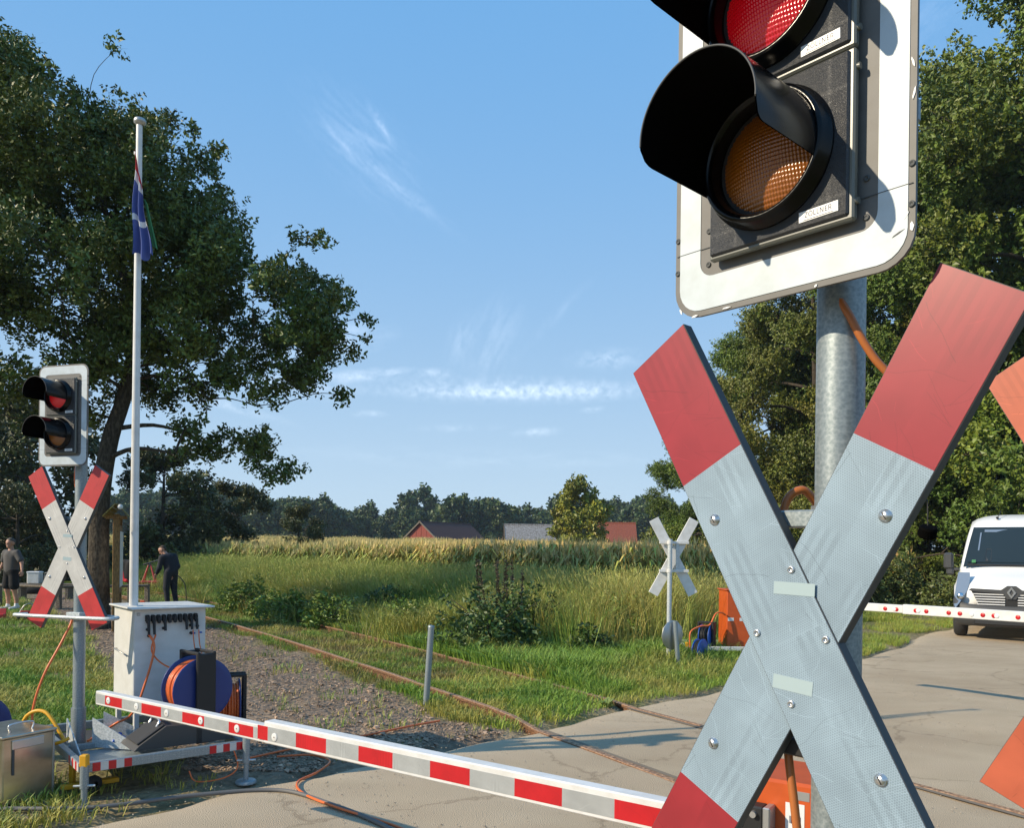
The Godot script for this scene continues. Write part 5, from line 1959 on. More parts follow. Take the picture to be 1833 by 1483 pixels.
	obj("body", b, M.skin, p)
	eyes(p, hc, hf, hu)
	b = B.new()
	var cl := []
	for q in torso.slice(0, 2) + limbs:
		cl.append([q[0], q[1], q[2] + 0.022, q[3] + 0.022])
	cl[3][1] = ra[1].lerp(ra[2], 0.85)
	cl[5][1] = la[1].lerp(la[2], 0.85)
	flesh(cl, 0.018, 0.03, b)
	obj("overalls", b, M.cloth_navy, p)
	b = B.new()
	flesh([[hc + hu * 0.05 - hf * 0.03, hc + hu * 0.055 - hf * 0.005, 0.086, 0.078], [hc - hf * 0.06, hc + hu * 0.03 - hf * 0.05, 0.055, 0.065]], 0.012, 0.02, b)
	obj("hair", b, M.hair_brown, p)
	b = B.new()
	b.box(V(-0.20, 1.24, 0.12), V(0.02, 0.07, 0.06), 0.006, Basis(V(0, 0, 1), 0.25))
	obj("name_patch", b, M.label, p)
	for q in [[0.02, 0.10], [0.10, -0.12]]:
		b = B.new()
		flesh([[V(q[0] + 0.04, 0.05, q[1]), V(q[0] - 0.16, 0.04, q[1] + 0.03), 0.05, 0.042], [V(q[0], 0.1, q[1]), V(q[0], 0.16, q[1]), 0.052, 0.05]], 0.014, 0.02, b)
		obj("boot", b, M.cloth_black, p)
	cable("black cable hanging from the bending man's hand", [V(-9.36, 0.76, -22.36), V(-9.2, 0.82, -22.3), V(-9.0, 0.6, -22.3), V(-8.95, 0.3, -22.3), V(-8.95, 0.02, -22.3)], 0.014, M.black)
	# jacket seen beside the flag pole
	var j := thing("hanging_jacket", "red and black jacket hanging on a stake, just showing left of the flag pole", "jacket", V(-10.55, 0, -22.3), -0.4)
	b = B.new()
	b.tube([V(0, 0, 0), V(0, 1.2, 0)], 0.025, 8)
	obj("stake", b, M.old_wood, j)
	b = B.new()
	flesh([[V(-0.04, 0.72, 0.02), V(-0.1, 1.12, 0.0), 0.12, 0.12], [V(-0.12, 1.15, 0), V(0.12, 1.15, 0), 0.08, 0.08], [V(0.04, 0.72, 0), V(0.08, 1.1, 0), 0.12, 0.12]], 0.025, 0.03, b)
	obj("cloth", b, M.cloth_black, j)
	b = B.new()
	flesh([[V(-0.03, 0.72, 0.10), V(-0.15, 1.14, 0.07), 0.055, 0.06], [V(-0.02, 0.68, 0.1), V(0.06, 0.66, 0.1), 0.05, 0.05]], 0.02, 0.02, b)
	obj("red_front", b, M.cloth_red, j)

# ---------------------------------------------------------------- grass, corn, weeds
func blades(n: int, h: float, w: float, spread: float, lean: float, sd: int, seeded := 0.0) -> ArrayMesh:
	var r := RandomNumberGenerator.new()
	r.seed = sd
	var st := SurfaceTool.new()
	st.begin(Mesh.PRIMITIVE_TRIANGLES)
	st.set_smooth_group(-1)
	for i in n:
		var a := r.randf() * TAU
		var p := V(cos(a), 0, sin(a)) * spread * sqrt(r.randf())
		var dir := V(cos(a + r.randf_range(-1, 1)), 0, sin(a + r.randf_range(-1, 1)))
		var side := V(-dir.z, 0, dir.x).rotated(Vector3.UP, r.randf_range(-0.9, 0.9)) * w * r.randf_range(0.7, 1.3)
		var hh := h * r.randf_range(0.55, 1.1)
		var ln := lean * r.randf_range(0.3, 1.4)
		var m := p + V(0, hh * 0.6, 0) + dir * hh * ln * 0.3
		var t := p + V(0, hh * (1.0 - ln * 0.25), 0) + dir * hh * ln
		var g := r.randf_range(0.75, 1.3)
		var y := r.randf()
		st.set_color(Color(g * (1.0 + 0.4 * y), g, g * (1.0 - 0.2 * y)))
		for q in [p - side, p + side, m + side * 0.75, p - side, m + side * 0.75, m - side * 0.75, m - side * 0.75, m + side * 0.75, t]:
			st.add_vertex(q)
		if seeded > 0.0 and r.randf() < seeded:
			st.set_color(Color(g * 2.3, g * 1.6, g * 2.0))
			for s in 3:
				var c := t + V(0, 0.02 * s, 0) + dir * 0.012 * s
				var o := V(r.randf_range(-1, 1), 0.6, r.randf_range(-1, 1)) * w * 2.6
				for q in [c - o * 0.5, c + side * 1.4, c + o + V(0, w * 5, 0)]:
					st.add_vertex(q)
	st.generate_normals()
	return st.commit()

func add_leaf(st: SurfaceTool, base: Vector3, tip: Vector3, side: Vector3, lift: Vector3) -> void:
	var m := base.lerp(tip, 0.45)
	st.add_vertex(base); st.add_vertex(m - side + lift); st.add_vertex(tip)
	st.add_vertex(base); st.add_vertex(tip); st.add_vertex(m + side + lift)

func corn_plants(n: int, spread: float, sd: int, dry: float) -> ArrayMesh:
	var r := RandomNumberGenerator.new()
	r.seed = sd
	var st := SurfaceTool.new()
	st.begin(Mesh.PRIMITIVE_TRIANGLES)
	st.set_smooth_group(-1)
	for i in n:
		var p := V(r.randf_range(-1, 1), 0, r.randf_range(-1, 1)) * spread
		var h := r.randf_range(1.35, 1.75)
		var g := r.randf_range(0.8, 1.25)
		var stalk := Color(0.20 * g, 0.19 * g, 0.05 * g)
		st.set_color(stalk)
		var a0 := r.randf() * TAU
		for k in 2:
			var s := V(cos(a0 + k * 1.57), 0, sin(a0 + k * 1.57)) * 0.013
			for q in [p - s, p + s, p + s + V(0, h, 0), p - s, p + s + V(0, h, 0), p - s + V(0, h, 0)]:
				st.add_vertex(q)
		for k in 10:
			var y := 0.3 + (h - 0.35) * k / 9.5
			var a := a0 + (k & 1) * PI + r.randf_range(-0.7, 0.7)
			var d := V(cos(a), 0, sin(a))
			var w := V(-d.z, 0, d.x) * r.randf_range(0.018, 0.030)
			var ln := r.randf_range(0.35, 0.65)
			var yel := clampf(r.randf() * 0.9 + dry - 0.2 + (0.3 if k < 3 else 0.0), 0.0, 1.0)
			var c := Color(0.19, 0.28, 0.04).lerp(Color(0.40, 0.37, 0.10), yel) * g
			st.set_color(c)
			var b := p + V(0, y, 0)
			var m := b + d * ln * 0.45 + V(0, ln * 0.34, 0)
			var t := b + d * ln + V(0, -ln * r.randf_range(0.0, 0.5), 0)
			for q in [b, m - w, m + w, m - w, t, m + w]:
				st.add_vertex(q)
		st.set_color(Color(0.52, 0.46, 0.19) * g)
		for k in 6:
			var a := r.randf() * TAU
			var d := V(cos(a), 0, sin(a))
			var b := p + V(0, h, 0)
			var t := b + V(0, r.randf_range(0.16, 0.3), 0) + d * (0.1 if k else 0.0)
			var w := V(-d.z, 0, d.x) * 0.012
			for q in [b - w, b + w, t]:
				st.add_vertex(q)
	st.generate_normals()
	return st.commit()

func spot(x: float, z: float, s: float, sy := 1.0, sink := 0.0) -> Transform3D:
	var bs := Basis(Vector3.UP, rng.randf() * TAU) * Basis(V(1, 0, 0), rng.randf_range(-0.12, 0.12))
	return Transform3D(bs.scaled(V(s, s * sy, s)), V(x, land(x, z) - sink, z))

func tint(c: Color, v: float) -> Color:
	var g := rng.randf_range(1.0 - v, 1.0 + v)
	return Color(c.r * g * rng.randf_range(0.92, 1.1), c.g * g, c.b * g * rng.randf_range(0.85, 1.15))

func plants() -> void:
	var lawn := blades(9, 0.085, 0.0035, 0.10, 0.7, 3)
	var tuft := blades(12, 0.24, 0.0045, 0.11, 0.75, 4)
	var tall := blades(24, 0.85, 0.0048, 0.26, 0.8, 5, 0.18)
	var straw := blades(20, 1.25, 0.0042, 0.30, 0.46, 6, 0.8)
	var fresh := Color(0.18, 0.30, 0.035)
	var dull := Color(0.36, 0.345, 0.075)
	var deep := Color(0.115, 0.215, 0.03)
	# lawn left of the path
	var xs := []
	var cs := []
	while xs.size() < 26000:
		var z := -4.3 - 27.0 * pow(rng.randf(), 1.9)
		var x := -2.0 + (z * 0.72) * rng.randf() * 1.1
		if x > -1.4 or on_gravel(x, z) or on_road(x, z) or track_d(x, z) < 3.3 and z < -7.2:
			continue
		var bare := lump.get_noise_2d(x * 70.0 + 30.0, z * 70.0)
		var s := road_s(x, z)
		if s > -2.3 and rng.randf() < (0.985 if s > -1.3 else 0.93) + bare * 0.3:
			continue
		if bare > 0.18 and rng.randf() < 0.75:
			continue
		xs.append(spot(x, z, rng.randf_range(0.7, 1.35) * (1.0 + maxf(0.0, -z - 12.0) * 0.03)))
		cs.append(tint(fresh.lerp(dull, clampf(0.62 + lump.get_noise_2d(x * 45.0, z * 45.0) * 2.0, 0, 1)), 0.25))
	scatter("lawn_grass", lawn, M.grass, xs, cs)
	# grass on and beside the track, up to the road
	xs = []
	cs = []
	var xt := []
	var ct := []
	var xh := []
	var ch := []
	var xw := []
	var cw := []
	var tries := 0
	while tries < 105000:
		tries += 1
		var z := -5.5 - 31.0 * pow(rng.randf(), 1.75)
		var q := rng.randf_range(-1.8, 8.5)       # metres to the right of the near rail
		var x := track_x(z) + (q - 0.7) / 0.85
		var s := road_s(x, z)
		var e := road_edge(road_t(x, z))
		if s > e.x - 0.02 or x > 11.0 - z * 0.1:
			continue
		if on_gravel(x, z) and rng.randf() < 0.975:
			continue
		if absf(q) < 0.06 or absf(q - 1.435) < 0.07:
			continue
		var n1 := lump.get_noise_2d(x * 40.0, z * 40.0 + 200.0)
		var n2 := lump.get_noise_2d(x * 130.0 + 77.0, z * 130.0)
		var wild := smoothstep(1.6, 4.2, q + n1 * 2.2) * smoothstep(-2.3, -4.2, s)
		var mix := fresh.lerp(dull, clampf(0.25 + n1 * 2.2 + n2, 0, 1))
		if q < 1.5 and s < -2.5:
			mix = mix.lerp(Color(0.20, 0.155, 0.05), clampf(0.45 + n2 * 2.0, 0, 0.9))
			if n2 > 0.08 and rng.randf() < 0.5:
				continue
		if rng.randf() > wild:
			if rng.randf() < (0.55 if q < 1.5 else 0.8):
				xt.append(spot(x, z, rng.randf_range(0.35, 0.85) * (0.65 if q < 1.5 else 1.0 + 0.7 * smoothstep(-0.8, -2.0, s)) * (0.6 if s > -0.6 else 1.0)))
				ct.append(tint(mix, 0.25))
			else:
				xs.append(spot(x, z, rng.randf_range(0.8, 1.5)))
				cs.append(tint(mix, 0.25))
		elif rng.randf() < 0.55:
			var hgt := lerpf(0.45, 1.25, smoothstep(-2.4, -7.0, s)) * lerpf(0.6, 1.0, smoothstep(2.0, 6.0, q + n1 * 2.0))
			xh.append(spot(x, z, hgt * rng.randf_range(0.7, 1.15)))
			ch.append(tint(deep.lerp(mix, clampf(0.5 + n1 * 2.0, 0, 1)), 0.3))
			if q > 3.2 and rng.randf() < (0.34 if q < 5.0 else 0.75):
				xw.append(spot(x, z, rng.randf_range(0.65, 1.02) * (1.0 if q < 5.0 else 1.22)))
				cw.append(tint(mix.lerp(Color(0.50, 0.46, 0.15), (0.3 + 0.7 * rng.randf()) * smoothstep(2.5, 6.0, q + n1 * 3.0) * lerpf(0.6, 1.0, smoothstep(-8.0, 1.0, x))), 0.2))
	scatter("short_grass", lawn, M.grass, xs, cs)
	scatter("verge_grass", tuft, M.grass, xt, ct)
	scatter("meadow_grass", tall, M.grass, xh, ch)
	scatter("seeding_grass", straw, M.grass, xw, cw)
	# verges of the road beyond and by the camera
	xs = []
	cs = []
	while xs.size() < 9000:
		var t := rng.randf_range(-3.0, 26.0)
		var left := rng.randf() < 0.72
		var e := road_edge(t)
		var s := e.x - 4.5 * pow(rng.randf(), 1.6) if left else e.y + 0.05 + 2.5 * pow(rng.randf(), 1.5)
		var p := ROAD + ROAD_T * t + ROAD_N * s
		var q := -track_d(p.x, p.y) - 0.7
		if left and q < 6.0 or not left and (absf(absf(track_d(p.x, p.y)) - 0.7175) < 0.08 or p.y > -2.0):
			continue
		if lump.get_noise_2d(p.x * 60.0, p.y * 60.0) > 0.12:
			continue
		xs.append(spot(p.x, p.y, rng.randf_range(0.3, 0.7) + (0.35 if left and s < -2.5 else 0.0)))
		cs.append(tint(fresh.lerp(dull, rng.randf() * 0.9), 0.25))
	scatter("roadside_grass", tuft, M.grass, xs, cs)
	# the maize field
	xs = []
	cs = []
	var n := 0
	while n < 17000:
		n += 1
		var z := -9.0 - 46.0 * pow(rng.randf(), 1.3)
		var q := 5.6 + 58.0 * pow(rng.randf(), 1.5)
		var x := track_x(z) + (q + 0.7) / 0.85
		if road_s(x, z) > -5.0 or x > 13.5 - z * 0.02 or z > -11.0:
			continue
		if absf(x / -z) > 0.72:
			continue
		xs.append(spot(x, z, rng.randf_range(0.82, 1.06)))
		cs.append(tint(Color(1.05, 1.0, 1.0).lerp(Color(1.45, 1.15, 1.1), smoothstep(-8.0, 3.0, x)), 0.2))
	scatter("maize_field", corn_plants(4, 0.3, 8, 0.3), M.grass, xs, cs)
	xs = []
	cs = []
	while xs.size() < 15000:
		var z := -48.0 - 92.0 * pow(rng.randf(), 1.4)
		var x := z * rng.randf_range(-0.32, 0.5)
		if x < track_x(z) + 5.0 and z > -50.0:
			continue
		if Vector2(x + 14.0, z + 132.0).length() < 9.5 or Vector2(x - 2.0, z + 106.0).length() < 9.0 or Vector2(x - 11.0, z + 91.0).length() < 6.5:
			continue
		xs.append(spot(x, z, rng.randf_range(0.9, 1.1)))
		cs.append(tint(Color(1.25, 1.1, 1.1), 0.15))
	scatter("far_maize_field", corn_plants(7, 0.75, 9, 0.3), M.grass, xs, cs)
	# brambles, nettles and docks in the verge: each a plant of its own
	var sp := sprig(9, 0.10, 0.032, 0.30, 21)
	for q in [[-0.3, -12.6, 1.0, 1.1, "dark leafy bramble bush nearest to the far rail"], [-4.7, -17.3, 0.75, 0.62, "broad bramble bush beyond the rails, left of the field's middle"], [-3.6, -16.2, 0.7, 0.8, "pale green nettle clump next to the broad bramble bush"], [1.2, -12.3, 0.42, 0.4, "low dark weed clump left of the small crossbuck's post"], [-2.6, -17.0, 0.7, 0.9, "tall loose weed clump beyond the rails"], [0.3, -13.8, 0.85, 1.05, "tall dark weed clump behind the bramble bush"], [-1.9, -15.0, 0.55, 0.8, "pale green weed clump between the two large bushes"], [1.75, -13.7, 0.5, 0.85, "pale weed clump behind the small crossbuck, on its left"], [-6.4, -19.6, 0.7, 0.8, "broad weed clump furthest along the rails, by the bending man"], [-5.6, -18.6, 0.6, 0.55, "broad low nettle clump left of the broad bramble bush"]]:
		var pale: bool = q[4].begins_with("pale") or q[4].begins_with("broad")
		var c := Color(0.15, 0.225, 0.035) if pale else Color(0.065, 0.115, 0.025)
		shrub("bramble_bush", q[4], V(q[0], 0, q[1]), q[2], q[3], sp, c, int(250 * q[2]))
	for q in [[-0.35, -13.2], [-0.25, -13.3], [-0.12, -13.25], [-0.05, -13.4], [0.05, -13.35], [-0.45, -13.3], [0.12, -13.3], [-0.18, -13.5]]:
		dock(V(q[0], 0, q[1]), rng.randf_range(1.2, 1.5))
	for q in [[2.15, -10.3, "bright broad-leaved weed at the foot of the round sign"], [0.98, -8.35, "leafy weed at the road's edge beside the far rail"], [-2.1, -4.72, "small green weed by the trailer's front leg"], [-1.5, -5.0, "green weed on the dirt right of the trailer's front leg"]]:
		weed(V(q[0], 0, q[1]), 0.13 if q[1] < -6 else 0.07, q[2])

func dock(at: Vector3, h: float) -> void:
	var o := thing("dock_plant", "dark brown seeding dock stalk standing over the bramble bush", "plant", V(at.x, land(at.x, at.z), at.z), 0.0, "dock stalks")
	var lean := V(rng.randf_range(-0.25, 0.1), 0, rng.randf_range(-0.1, 0.1))
	var b := B.new()
	b.tube([Vector3.ZERO, lean * 0.5 + V(0, h * 0.6, 0), lean + V(0, h, 0)], [0.009, 0.007, 0.003], 5)
	obj("stalk", b, M.hair_brown, o)
	var st := SurfaceTool.new()
	st.begin(Mesh.PRIMITIVE_TRIANGLES)
	st.set_smooth_group(-1)
	for i in 90:
		var t := rng.randf_range(0.45, 1.0)
		var p := lean * t + V(0, h * t, 0)
		var d := V(rng.randf_range(-1, 1), rng.randf_range(0, 1.4), rng.randf_range(-1, 1)).normalized()
		st.set_color(Color(0.075, 0.055, 0.025) * rng.randf_range(0.6, 1.5))
		add_leaf(st, p, p + d * rng.randf_range(0.03, 0.07), d.cross(V(0.3, 0.2, 1)).normalized() * 0.012, Vector3.ZERO)
	st.generate_normals()
	obj("seed_head", st.commit(), M.leaves, o)

func weed(at: Vector3, s: float, label: String) -> void:
	var y := land(at.x, at.z)
	var o := thing("broadleaf_weed", label, "plant", V(at.x, y, at.z))
	for i in 11:
		var a := i * 2.4
		var d := V(cos(a), rng.randf_range(0.5, 1.6), sin(a)).normalized()
		var st := SurfaceTool.new()
		st.begin(Mesh.PRIMITIVE_TRIANGLES)
		st.set_smooth_group(-1)
		st.set_color(Color(0.16, 0.21, 0.06) * rng.randf_range(0.8, 1.3))
		var ln := s * rng.randf_range(0.8, 1.5)
		add_leaf(st, d * ln * 0.1, d * ln + V(0, -ln * 0.15, 0), d.cross(Vector3.UP).normalized() * ln * 0.2, V(0, ln * 0.08, 0))
		st.generate_normals()
		obj("leaf", st.commit(), M.leaves, o)

# ---------------------------------------------------------------- trees
func sprig(n: int, ln: float, w: float, size: float, sd: int, droop := 0.0) -> ArrayMesh:
	var r := RandomNumberGenerator.new()
	r.seed = sd
	var st := SurfaceTool.new()
	st.begin(Mesh.PRIMITIVE_TRIANGLES)
	st.set_smooth_group(-1)
	for i in n:
		var t := (i + r.randf()) / n
		var p := V(r.randf_range(-0.12, 0.12), t - 0.5, r.randf_range(-0.12, 0.12)) * size
		var a := r.randf() * TAU
		var d := V(cos(a), r.randf_range(-0.4 - droop, 0.8 - droop), sin(a)).normalized()
		var s := d.cross(V(r.randf_range(-1, 1), r.randf_range(-0.3, 1), r.randf_range(-1, 1))).normalized()
		var g := r.randf_range(0.75, 1.3)
		st.set_color(Color(g * r.randf_range(0.9, 1.2), g, g * r.randf_range(0.8, 1.1)))
		var k := r.randf_range(0.75, 1.2)
		add_leaf(st, p, p + d * ln * k, s * w * k, s.cross(d) * w * 0.5)
	st.generate_normals()
	return st.commit()

func shrub(called: String, label: String, at: Vector3, rad: float, h: float, sp: Mesh, col: Color, n: int, cat := "bush", group := "") -> Node3D:
	var o := thing(called, label, cat, V(at.x, land(at.x, at.z), at.z), 0.0, group)
	var b := B.new()
	for k in 7:
		var a := k * 0.9
		b.tube([Vector3.ZERO, V(cos(a) * rad * 0.3, h * 0.5, sin(a) * rad * 0.3), V(cos(a) * rad * 0.75, h * 0.75, sin(a) * rad * 0.75)], [0.016, 0.01, 0.004], 5)
	obj("stem", b, M.bark, o)
	var xs := []
	var cs := []
	for i in n:
		var d := V(rng.randfn(), absf(rng.randfn()), rng.randfn()).normalized() * pow(rng.randf(), 0.3)
		var lob := 0.8 + 0.3 * sin(d.x * 5.0 + at.x) * cos(d.z * 5.0)
		var p := V(d.x * rad * lob, 0.05 + d.y * h * lob, d.z * rad * lob)
		xs.append(Transform3D(Basis.from_euler(V(rng.randf_range(-1, 1), rng.randf() * TAU, rng.randf_range(-1, 1))) * rng.randf_range(0.7, 1.2), p))
		cs.append(tint(col, 0.3))
	scatter("foliage", sp, M.leaves, xs, cs, o)
	return o

# limbs: arrays of points with radii; lobes: [centre, radii]; all relative to the foot of the tree
func tree(called: String, label: String, at: Vector3, trunk: Array, trunk_r: Array, lobes: Array, per: int, sp: Mesh, col: Color, fork: int, group := "") -> Node3D:
	var o := thing(called, label, "tree", at, 0.0, group)
	var b := B.new()
	var tp := curve(trunk, 5)
	var rr := []
	for i in tp.size():
		var f := float(i) / (tp.size() - 1) * (trunk_r.size() - 1)
		rr.append(lerpf(trunk_r[int(f)], trunk_r[mini(int(f) + 1, trunk_r.size() - 1)], f - int(f)))
	b.tube(tp, rr, 12)
	obj("trunk", b, M.bark, o)
	b = B.new()
	var xs := []
	var cs := []
	var nodes := []      # [point, radius, way from the trunk]
	for i in range(fork, tp.size()):
		nodes.append([tp[i], rr[i] * 0.62, 0.0])
	var order := lobes.duplicate()
	var axis_: Vector3 = tp[-1]
	order.sort_custom(func(p, q): return V(p[0].x - axis_.x * p[0].y / axis_.y, 0, p[0].z).length() < V(q[0].x - axis_.x * q[0].y / axis_.y, 0, q[0].z).length())
	for lb in order:
		var c: Vector3 = lb[0]
		var s: Vector3 = lb[1]
		var best := 0
		var bd := 1e9
		for i in nodes.size():
			var dd: float = nodes[i][0].distance_to(c) + nodes[i][2] * 0.45 + maxf(0.0, nodes[i][0].y - c.y) * 0.8
			if dd < bd:
				bd = dd
				best = i
		var a: Vector3 = nodes[best][0]
		var ln := a.distance_to(c)
		var m := a.lerp(c, 0.5) + V(rng.randf_range(-0.12, 0.12), 0.10, rng.randf_range(-0.12, 0.12)) * ln
		var r0: float = minf(nodes[best][1] * 0.9, 0.022 + ln * 0.022)
		b.tube(curve([a, m, c], 4), [r0, r0 * 0.92, r0 * 0.85, r0 * 0.78, r0 * 0.7, r0 * 0.62, r0 * 0.55, r0 * 0.48, r0 * 0.4], 6, false)
		nodes.append([m, r0 * 0.8, nodes[best][2] + ln * 0.5])
		nodes.append([c, maxf(r0 * 0.6, 0.012), nodes[best][2] + ln])
		for k in 4:
			var d := V(rng.randfn(), rng.randfn() * 0.7 + 0.2, rng.randfn()).normalized()
			b.tube([c.lerp(m, 0.2), c + d * s * 0.5, c + d * s * 0.95], [r0 * 0.35, r0 * 0.2, r0 * 0.08], 4, false)
		var tone := rng.randf_range(0.8, 1.25)
		var yel := rng.randf()
		var nn := int(per * (s.x * s.y + s.x * s.z + s.y * s.z) / 3.0)
		for i in nn:
			var d := V(rng.randfn(), rng.randfn(), rng.randfn()).normalized()
			var q := pow(rng.randf(), 0.42) * (0.82 + 0.34 * sin(d.x * 6.0 + c.x * 3.0) * sin(d.y * 7.0 + c.y * 3.0) * cos(d.z * 6.0))
			var p := c + d * s * q
			var bs := Basis.from_euler(V(rng.randf_range(-1.2, 1.2), rng.randf() * TAU, rng.randf_range(-1.2, 1.2)))
			xs.append(Transform3D(bs * rng.randf_range(0.75, 1.2), p))
			var t := tint(col, 0.22)
			cs.append(Color(t.r * tone * (1.0 + 0.25 * yel), t.g * tone, t.b * tone * (1.0 - 0.2 * yel)))
	obj("branches", b, M.bark, o)
	scatter("crown", sp, M.leaves, xs, cs, o)
	return o

# lobes spread over the outside of an egg-shaped crown
func egg(n: int, mid: Vector3, rad: Vector3, lr: float, taper := 0.0, inner := 0.5) -> Array:
	var o := []
	for i in n:
		var d := V(rng.randfn(), rng.randfn(), rng.randfn()).normalized() * pow(rng.randf_range(inner, 1.0), 0.4)
		var w := 1.0 - taper * maxf(d.y, 0.0)
		var s := lr * rng.randf_range(0.7, 1.3)
		o.append([mid + V(d.x * rad.x * w, d.y * rad.y, d.z * rad.z * w), V(s, s * rng.randf_range(0.6, 0.9), s)])
	return o

func trees() -> void:
	# the oak on the left
	rng.seed = 77
	var oak := sprig(13, 0.10, 0.029, 0.32, 11)
	var O := V(-8.08, land(-8.08, -15.8), -15.8)
	var lobes := []
	for q in [[-8.7, 7.3, 3.1, 2.7, 3.2, 66, 0.82], [-7.7, 4.9, 1.0, 0.5, 1.2, 6, 0.5], [-6.5, 7.0, 1.4, 1.2, 1.6, 16, 0.62], [-5.1, 6.2, 1.9, 1.2, 2.0, 20, 0.64], [-12.0, 7.4, 3.0, 3.0, 3.2, 22, 0.85], [-9.3, 9.75, 2.4, 1.15, 2.2, 24, 0.68], [-7.0, 8.8, 1.1, 0.9, 1.4, 11, 0.56], [-5.0, 4.75, 1.5, 0.3, 0.9, 10, 0.5], [-5.9, 3.75, 1.3, 0.38, 0.9, 9, 0.42], [-4.7, 3.2, 0.5, 0.25, 0.4, 3, 0.36], [-9.8, 4.6, 1.7, 0.7, 1.6, 11, 0.65], [-4.0, 6.4, 0.9, 0.8, 1.0, 7, 0.5], [-8.0, 5.2, 1.6, 0.8, 1.6, 10, 0.6], [-3.6, 5.5, 0.5, 0.6, 0.5, 4, 0.4]]:
		lobes += egg(q[5], V(q[0] - O.x, q[1], 0), V(q[2], q[3], q[4]), q[6], 0.0, 0.15)
		lobes += egg(int(q[5] * 0.7), V(q[0] - O.x, q[1] + 0.1, 0), V(q[2] * 1.14 + 0.15, q[3] * 1.16 + 0.2, q[4] * 1.1), q[6] * 0.42, 0.0, 0.9)
	tree("oak_tree", "large spreading oak with dark leaves and a thick trunk behind the left signal", O, [V(0, -0.2, 0), V(0.02, 1.2, 0.0), V(0.08, 2.6, 0.05), V(0.25, 3.7, 0.05), V(0.5, 4.6, 0.0), V(0.6, 5.8, -0.1), V(0.3, 7.2, -0.2), V(-0.3, 9.2, 0.0)], [0.28, 0.19, 0.17, 0.155, 0.13, 0.10, 0.08, 0.03], lobes, 140, oak, Color(0.076, 0.125, 0.023), 13)
	# high wood on the right
	rng.seed = 41
	var br := sprig(15, 0.15, 0.048, 0.6, 12)
	var fg := "tall trees of the wood on the right"
	var protos := []
	for k in 3:
		var l := egg(66, V(0, 12.2, 0), V(5.4, 8.2, 5.4), 1.5, 0.35, 0.4)
		l += egg(20, V(0, 3.4, 0), V(5.8, 2.6, 5.8), 1.45, 0.0, 0.6)
		protos.append(tree("wood_tree", "", V(0, 0, 0), [V(0, -0.2, 0), V(0.1, 5, 0), V(-0.1, 10.0, 0.2), V(0.2, 19.2, 0)], [0.42, 0.34, 0.22, 0.05], l, 62, br, [Color(0.125, 0.19, 0.028), Color(0.095, 0.168, 0.028), Color(0.14, 0.172, 0.03)][k], 4, fg))
	var wood := [
		[18.6, -27.5, 2.2, 0, "tallest sunlit tree of the wood, at the right edge of the picture"], [15.2, -30.0, 1.56, 1, "broad olive tree just right of the near signal's back board"], [12.2, -33.0, 1.42, 2, "brownish tree of the wood seen left and right of the near pole"], [10.3, -36.5, 1.12, 0, "lower tree at the wood's left end, under the signal board"], [8.9, -40.5, 0.80, 1, "lowest leafy tree at the left tip of the wood"],
		[22.0, -27.0, 2.4, 1, "tall tree of the wood beyond the right edge"], [19.5, -34.0, 2.1, 2, "tall tree in the second row behind the tallest tree"], [16.0, -37.0, 1.5, 0, "second-row tree behind the broad olive tree"], [13.0, -41.0, 1.35, 1, "second-row tree behind the brownish tree"], [23.5, -33.0, 2.1, 0, "second-row tree far right, mostly hidden"], [20.2, -24.0, 1.0, 2, "smaller leafy tree at the wood's edge behind the van"], [16.8, -26.0, 0.72, 1, "young tree at the wood's edge left of the van"], [13.6, -29.5, 0.66, 0, "young tree at the foot of the brownish tree"]]
	for i in wood.size():
		var q = wood[i]
		var at := V(q[0], land(q[0], q[1]), q[1])
		if i < 3:
			var p: Node3D = protos[[0, 1, 2][i]]
			p.position = at
			p.scale = Vector3.ONE * float(q[2]) * 0.5
			p.rotation.y = i * 1.3
			p.set_meta("label", q[4])
		else:
			dup(protos[q[3]], at, i * 1.7, q[2] * 0.5, q[4])
	# hedge along the wood's foot
	var hs := sprig(12, 0.12, 0.04, 0.42, 23)
	var hedge := ["low thicket by the road left of the van", "thicket behind the van's left mirror", "bramble thicket behind the van", "thicket under the hanging bell", "dark thicket at the foot of the wood, right of the near pole", "thicket at the wood's far left foot"]
	var hp := [[13.2, -23.6, 1.5, 1.5], [15.2, -22.8, 1.6, 2.0], [17.4, -22.4, 1.8, 2.2], [11.6, -25.2, 1.5, 1.9], [10.1, -27.6, 1.5, 2.0], [8.6, -30.5, 1.6, 1.9]]
	for i in hp.size():
		shrub("thicket", hedge[i], V(hp[i][0], 0, hp[i][1]), hp[i][2], hp[i][3], hs, Color(0.10, 0.13, 0.028).lerp(Color(0.06, 0.085, 0.02), (i % 3) * 0.4), 420, "bush", "thickets at the foot of the wood")
	# round tree in the field and its neighbours
	var md := sprig(12, 0.30, 0.10, 0.8, 14)
	var rt := tree("field_tree", "round olive green tree standing alone in front of the grey shed's end", V(6.05, land(6.05, -72.0), -72.0), [V(0, -0.2, 0), V(0, 2, 0), V(0, 5, 0)], [0.2, 0.15, 0.05], egg(40, V(0, 3.4, 0), V(2.6, 2.9, 2.5), 0.8, 0.45, 0.3), 44, md, Color(0.20, 0.235, 0.03), 3)
	rt.scale = V(1.08, 1.2, 1.08)
	tree("field_tree", "bushy tree at the field's end, left of the near crossbuck's arm", V(14.6, land(14.6, -66.0), -66.0), [V(0, -0.2, 0), V(0, 2, 0), V(0, 4, 0)], [0.2, 0.15, 0.05], egg(30, V(0, 2.6, 0), V(3.2, 2.3, 2.6), 0.85, 0.3, 0.3), 40, md, Color(0.12, 0.155, 0.025), 3)
	# dark trees behind the lawn on the left
	var dk := sprig(12, 0.24, 0.075, 0.75, 15)
